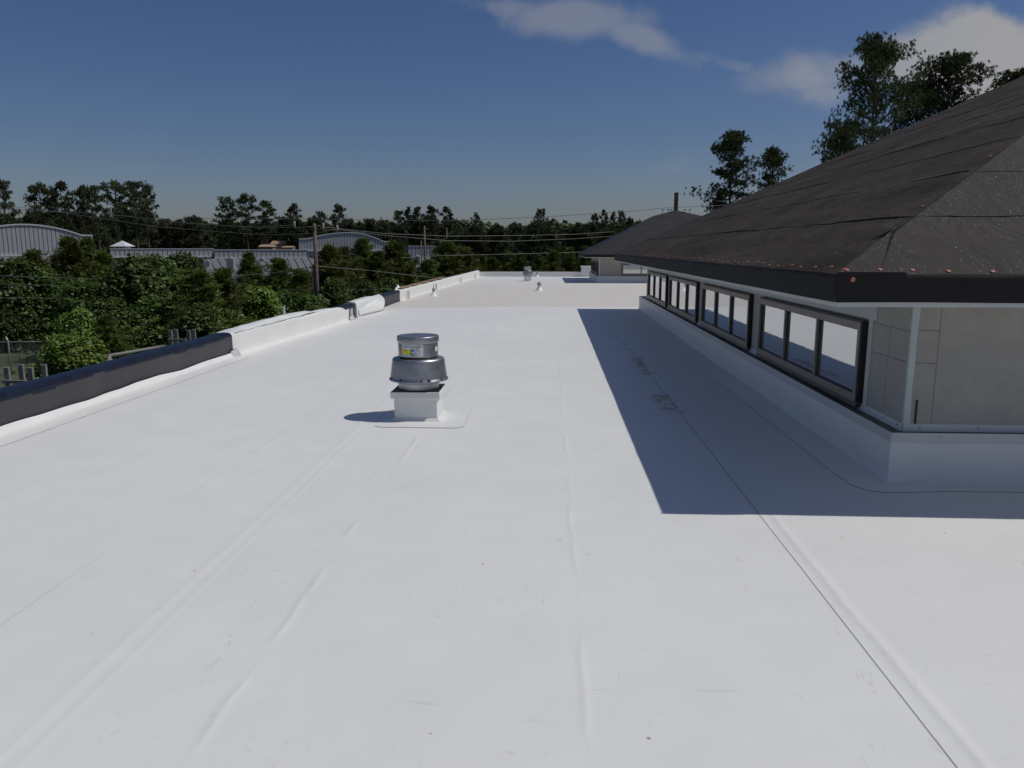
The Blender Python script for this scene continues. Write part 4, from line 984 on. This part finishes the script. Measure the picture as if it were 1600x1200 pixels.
def broad_proto(h, rad, nl, per, size, base=.12):
    """lobed leafy tree: limbs reaching to lobes, leaves scattered near the lobes' surfaces"""
    mb = MB(); mb.tube([(0, 0, 0), (.02*h, 0, h*.4), (0, .02*h, h*.85)], [.022*h, .016*h, .005*h], 8)
    V = []
    for l in range(nl):
        f = (l+.5)/nl; z = h*(base+(.93-base)*f); az = l*2.399+rng.normal()*.4
        rr = rad*math.sin(PI*min(1, .22+.74*f))**.8*(.35+.55*rng.random()); c = np.array([math.cos(az)*rr, math.sin(az)*rr, z])
        R_ = rad*(.26+.22*rng.random())*(1-.25*f)
        mb.tube([(0, 0, max(.1, z-.25*h)), (c[0]*.5, c[1]*.5, z-.1*h), c], [.009*h, .006*h, .003*h], 5, cap=False)
        n_ = int(per*(R_/(.35*rad))**2); d = unit(rng.normal(size=(n_, 3))); d[:, 2] = np.where(d[:, 2] < -.5, -d[:, 2], d[:, 2])
        bump = 1+.38*np.sin(d[:, :1]*6+l)*np.cos(d[:, 1:2]*7+l*2)+.12*rng.normal(size=(n_, 1))
        p = c+d*R_*bump*np.array([1, 1, .85])*(.45+.65*rng.random((n_, 1))**.5)
        nn = unit(d*.7+np.array([0, 0, .7])+rng.normal(size=(n_, 3))*.55); a = unit(np.cross(nn, rng.normal(size=(n_, 3)))); b_ = np.cross(nn, a); s_ = size*(.6+.7*rng.random((n_, 1)))*(.8+.5*rng.random())
        V.append(quads(p, a*s_*.5, b_*s_*.36))
    return mb, np.concatenate(V)
PROTO = {}
def proto(key, fn, leaf_m):
    tb, lv = fn; PROTO[key] = (tb.mesh(key+'_trunk', M['bark']), leafmesh(key+'_crown', lv, leaf_m))
# tall pines seen close to the right: fine needles
proto('bigA', pine_proto(23, .42, 5.2, 52, 18, .21, .036, 17, sub=6), M['needle'])
proto('bigB', pine_proto(23, .50, 4.8, 42, 18, .21, .036, 16, sub=6), M['needle'])
proto('bigC', pine_proto(20, .45, 3.6, 38, 18, .22, .038, 14, sub=5), M['needle'])
for i in range(4): proto('farp%d' % i, pine_proto(20, .45+.05*i, 3.7+.5*(i % 2), 24, 9, .52, .12, 6, sub=4, lean=.01*(i-1)), M['needle_far'])
for i in range(3): proto('full%d' % i, pine_proto(16, .12+.08*i, 3.8, 52, 11, .7, .12, 6, sub=4), M['needle_far'])
for i in range(3): proto('yng%d' % i, pine_proto(8, .04, 2.5, 44, 20, .38, .038, 4, young=True, sub=5), M['needle_young'])
for i in range(4): proto('leaf%d' % i, broad_proto(8, 3.0, 46, 420, .20), M['leaf'] if i else M['leaf_bright'])
HT = {'big': 23, 'bigC': 20, 'far': 20, 'ful': 16, 'yng': 8, 'lea': 8}
def tree(kind, px, ytop, Y, label, group, name, cat='tree', wide=1., rz=None, sink=0):
    p = at(px, ytop, Y); h0 = HT.get(kind, HT.get(kind[:3])); s_ = (p.z+5.5)/h0*(1.02)
    e = empty(name, (p.x, Y, GZ), label, cat, group, rz=random.uniform(0, 6.28) if rz is None else rz); e.scale = (s_*wide, s_*wide, s_)
    for nm, me in zip(('trunk', 'crown'), PROTO[kind]):
        o = bpy.data.objects.new(nm, me); C.objects.link(o); o.parent = e
    return e
random.seed(21)
G1 = 'tall pines rising behind the big black roof'
tree('bigA', 1375, 72, 60, 'tallest full crowned pine rising behind the big black roof, with trunk visible', G1, 'pine_tree', wide=.66, rz=1.0)
tree('bigB', 1490, 96, 64, 'lopsided pine behind the black roof just right of the tallest one', G1, 'pine_tree', wide=.85, rz=2.2)
tree('bigB', 1437, 135, 72, 'dense pine filling the gap between the two biggest crowns', G1, 'pine_tree', wide=.7, rz=4.)
tree('bigC', 1147, 211, 76, 'slender dark pine standing left of the black roof slope', G1, 'pine_tree', wide=.85, rz=.3)
tree('bigC', 1207, 236, 80, 'small pine crown peeking over the slope right of the slender pine', G1, 'pine_tree', wide=.7, rz=2.6)
tree('bigC', 1594, 117, 62, 'pine crown just showing over the roof at the right picture edge', G1, 'pine_tree', wide=.9, rz=3.6)
tree('bigC', 1318, 205, 66, 'low pine crown left of and below the tallest pine at the roof line', G1, 'pine_tree', wide=.75, rz=5.6)
# far pines standing out on the skyline
G2 = 'tall pines on the skyline behind the metal buildings'
sky = [(5, 288, 150, 'tall pine at the left picture edge above the arched building'), (62, 293, 165, 'pine with layered crown over the wide arched building'), (96, 289, 160, 'bushy topped pine right of the layered pine over the arched building'),
       (125, 297, 170, 'pine fourth from the left picture edge on the skyline'), (148, 296, 165, 'rounded pine left of the pair above the cupola'), (178, 290, 158, 'broad pine above and just left of the white cupola'), (207, 288, 160, 'tall broad pine above and right of the white cupola'),
       (226, 296, 165, 'thin pine with bare trunk ending the left skyline group'), (352, 312, 185, 'first pine of the middle group left of the utility pole'), (383, 309, 185, 'tallest pine of the middle group left of the utility pole'), (413, 317, 188, 'third pine of the middle group left of the utility pole'),
       (456, 324, 190, 'round crowned pine just left of the utility pole'), (500, 334, 200, 'low leaning crown just right of the utility pole top'), (527, 324, 200, 'lone pine standing above the peak of the right arched building'),
       (622, 332, 215, 'smallest round crown at the left of the five crown row'), (637, 329, 215, 'second crown of the five crown row right of the arch'), (653, 327, 215, 'third crown of the five crown row behind the thin pole'), (672, 326, 215, 'fourth crown of the five crown row right of the thin pole'), (696, 326, 215, 'broadest crown at the right end of the five crown row'),
       (745, 337, 230, 'small pine tip standing alone above the forest left of the far fan'), (845, 330, 210, 'pale ragged pine above the forest over the far fan'), (930, 338, 190, 'leftmost thin bare trunked pine of the cluster by the far clerestory'), (943, 331, 190, 'taller thin pine in the cluster by the far clerestory'), (957, 336, 192, 'middle thin pine of the cluster by the far clerestory'),
       (970, 333, 190, 'right thin tall pine of the cluster by the far clerestory'), (984, 344, 185, 'low pine beside the slope of the far clerestory roof')]
for i, (px, yt, Y, lab) in enumerate(sky):
    tree('farp%d' % (i*7 % 4), px, yt, Y, lab, G2, 'pine_tree', wide=(.8 if 60 < px < 460 else .68) if px < 900 else .45)
# dark pines beyond the far parapet and between buildings
G3 = 'dark dense pines beyond the far parapet'
random.seed(8)
LAB3 = 'dark dense pine in the stand beyond the far parapet, one of many'
for i in range(26):
    px = 690+i*10.5+random.uniform(-4, 4); Y = random.uniform(92, 135)
    yt = random.uniform(352, 382) if i % 3 else random.uniform(376, 396)
    tree('full%d' % (i % 3), px, yt, Y, LAB3, G3, 'pine_tree', wide=.85)
for i in range(10):
    tree('yng%d' % (i % 3), 700+i*24+random.uniform(-6, 6), random.uniform(392, 408), random.uniform(78, 88), 'small young pine low in front of the dark stand beyond the far parapet', 'young pines just beyond the far parapet', 'young_pine')
LAB4 = 'dark pine in the unbroken tree line behind the metal buildings'
for i in range(64):
    px = -40+i*12+random.uniform(-5, 5); Y = random.uniform(185, 240)
    yt = (330 if px < 235 else 340)+random.uniform(0, 18)
    tree('full%d' % (i % 3), px, yt, Y, LAB4, 'pines in the dark tree line behind the buildings', 'pine_tree', wide=.9)
# far wood reading as one mass
rng = np.random.default_rng(9); V = []
for i in range(340):
    px = -150+1300*rng.random(); Y = 250+90*rng.random(); yt = 346+9*rng.random()+3*math.sin(px*.05)
    p = at(px, yt, Y); hgt = p.z+5.5; n_ = 170; d = unit(rng.normal(size=(n_, 3))); d[:, 2] = np.abs(d[:, 2])
    c = np.array([p.x, Y, hgt*.45-5.5]); q = c+d*np.array([4.5, 4.5, hgt*.55])*(.75+.3*rng.random((n_, 1)))
    nn = unit(d+rng.normal(size=(n_, 3))*.5); a = unit(np.cross(nn, rng.normal(size=(n_, 3)))); b_ = np.cross(nn, a); V.append(quads(q, a*.9, b_*.7))
o = bpy.data.objects.new('forest', leafmesh('forest', np.concatenate(V), M['needle_far'])); C.objects.link(o); tag(o, 'far dark wood closing the horizon', 'forest', kind='stuff')

# near vegetation behind the left parapet
G4 = 'leafy trees just beyond the left parapet'; G5 = 'young pines beyond the left parapet'
near = [('leaf1', 18, 405, 56, 'dark leafy tree at the left picture edge below the arched building', 1.), ('leaf2', 60, 418, 57, 'leafy tree behind the fence posts, second from the left edge', 1.),
        ('yng0', 50, 400, 58, 'young pine with pointed top left of the arched building corner', 1.3), ('yng1', 108, 380, 60, 'tall pointed young pine in front of the arched building wall', 1.2), ('yng2', 136, 382, 62, 'young pine with upright shoots at the right end of the arch', 1.2), ('yng0', 160, 402, 60, 'young pine just left of the white cupola', 1.2),
        ('leaf3', 130, 440, 50, 'dark leafy tree in the middle of the left thicket', 1.1), ('leaf2', 212, 404, 48, 'broad leafy tree below the white cupola', 1.05), ('leaf1', 248, 401, 50, 'tall leafy tree right of the cupola tree', 1.), ('leaf3', 288, 399, 52, 'leafy tree with rounded top at the right end of the big thicket', .95),
        ('leaf0', 118, 486, 38, 'bright green leafy sapling in front of the dark thicket beside the fence', .8), ('leaf0', 108, 525, 33, 'low bright green bush just over the black parapet', 1.3), ('leaf1', 175, 470, 40, 'leafy tree low in the thicket above the pale rail', 1.1), ('leaf2', 240, 465, 42, 'leafy tree left of the right timber frame', 1.1),
        ('yng1', 165, 500, 36, 'small soft young pine right of the bright sapling', 1.1), ('yng2', 310, 432, 42, 'large olive young pine behind the right timber frame', 1.7), ('yng0', 345, 430, 45, 'olive young pine right of the large one behind the timber frame', 1.5),
        ('yng1', 388, 402, 66, 'young pine standing up before the seam roof left of the pole', 1.1), ('leaf2', 355, 448, 50, 'leafy tree in front of the white wall of the low building', 1.), ('leaf0', 400, 450, 48, 'lighter leafy tree right of the white wall', 1.), ('yng2', 437, 412, 60, 'young pine left of the utility pole', 1.3), ('leaf1', 440, 455, 50, 'leafy tree low left of the utility pole', 1.),
        ('yng0', 470, 428, 58, 'bushy young pine just left of the pole base', 1.5), ('leaf3', 520, 437, 56, 'leafy tree right of the utility pole base', 1.0), ('yng1', 515, 392, 66, 'young pine right of the pole in front of the arched wall', 1.5), ('yng0', 535, 394, 70, 'second young pine in front of the arched wall', 1.3), ('yng2', 565, 381, 74, 'tallest pointed young pine before the right half of the arch', 1.2),
        ('yng1', 590, 400, 72, 'young pine at the right corner of the arched building', 1.2), ('yng0', 617, 385, 76, 'dark bushy young pine between the arch and the boxy building', 1.5), ('yng2', 632, 402, 78, 'low young pine left of the boxy building', 1.5), ('yng1', 700, 385, 84, 'dark young pine right of the boxy building', 1.6), ('yng0', 722, 392, 88, 'young pine by the far left corner of the roof', 1.6), ('yng2', 668, 412, 74, 'low young pine under the thin poles', 1.5),
        ('leaf3', 570, 440, 62, 'leafy tree low behind the loose white fold', 1.), ('leaf2', 610, 436, 68, 'leafy tree low behind the distant black parapet', .9), ('leaf1', 480, 462, 50, 'low leafy tree at the foot of the utility pole', 1.2), ('leaf3', 310, 478, 36, 'dark leafy tree hugging the end of the black parapet', 1.2), ('leaf2', 10, 475, 54, 'dark leafy tree at the far left behind the fence', 1.0), ('leaf1', -40, 430, 58, 'leafy tree cut by the left picture edge', 1.2)]
random.seed(2)
for (k_, px, yt, Y, lab, wd_) in near:
    br = k_.startswith('yng'); tree(k_, px, yt, Y, lab, G5 if br else G4, 'young_pine' if br else 'leafy_tree', wide=wd_)
# undergrowth
rng = np.random.default_rng(14); V = []
for i in range(900):
    X_ = -6.8-rng.random()**.8*50; Y_ = 8+85*rng.random()
    if X_ > -11 and Y_ < 12: continue
    if X_/Y_ < -.60 and 25 < Y_ < 47: continue
    if Y_ < 40 and X_ < -18-.1*Y_ and Y_ > 30 and rng.random() < .6: continue
    hh = .7+1.6*rng.random()**2; n_ = 110; d = unit(rng.normal(size=(n_, 3))); d[:, 2] = np.abs(d[:, 2])
    q = np.array([X_, Y_, -5.5])+d*np.array([1.3, 1.3, hh])*(.6+.5*rng.random((n_, 1))); nn = unit(d+rng.normal(size=(n_, 3))*.6+np.array([0, 0, .4])); a = unit(np.cross(nn, rng.normal(size=(n_, 3)))); b_ = np.cross(nn, a); V.append(quads(q, a*.11, b_*.08))
o = bpy.data.objects.new('undergrowth', leafmesh('undergrowth', np.concatenate(V), M['leaf'])); C.objects.link(o); tag(o, 'low leafy undergrowth below the trees beside the building', 'undergrowth', kind='stuff')
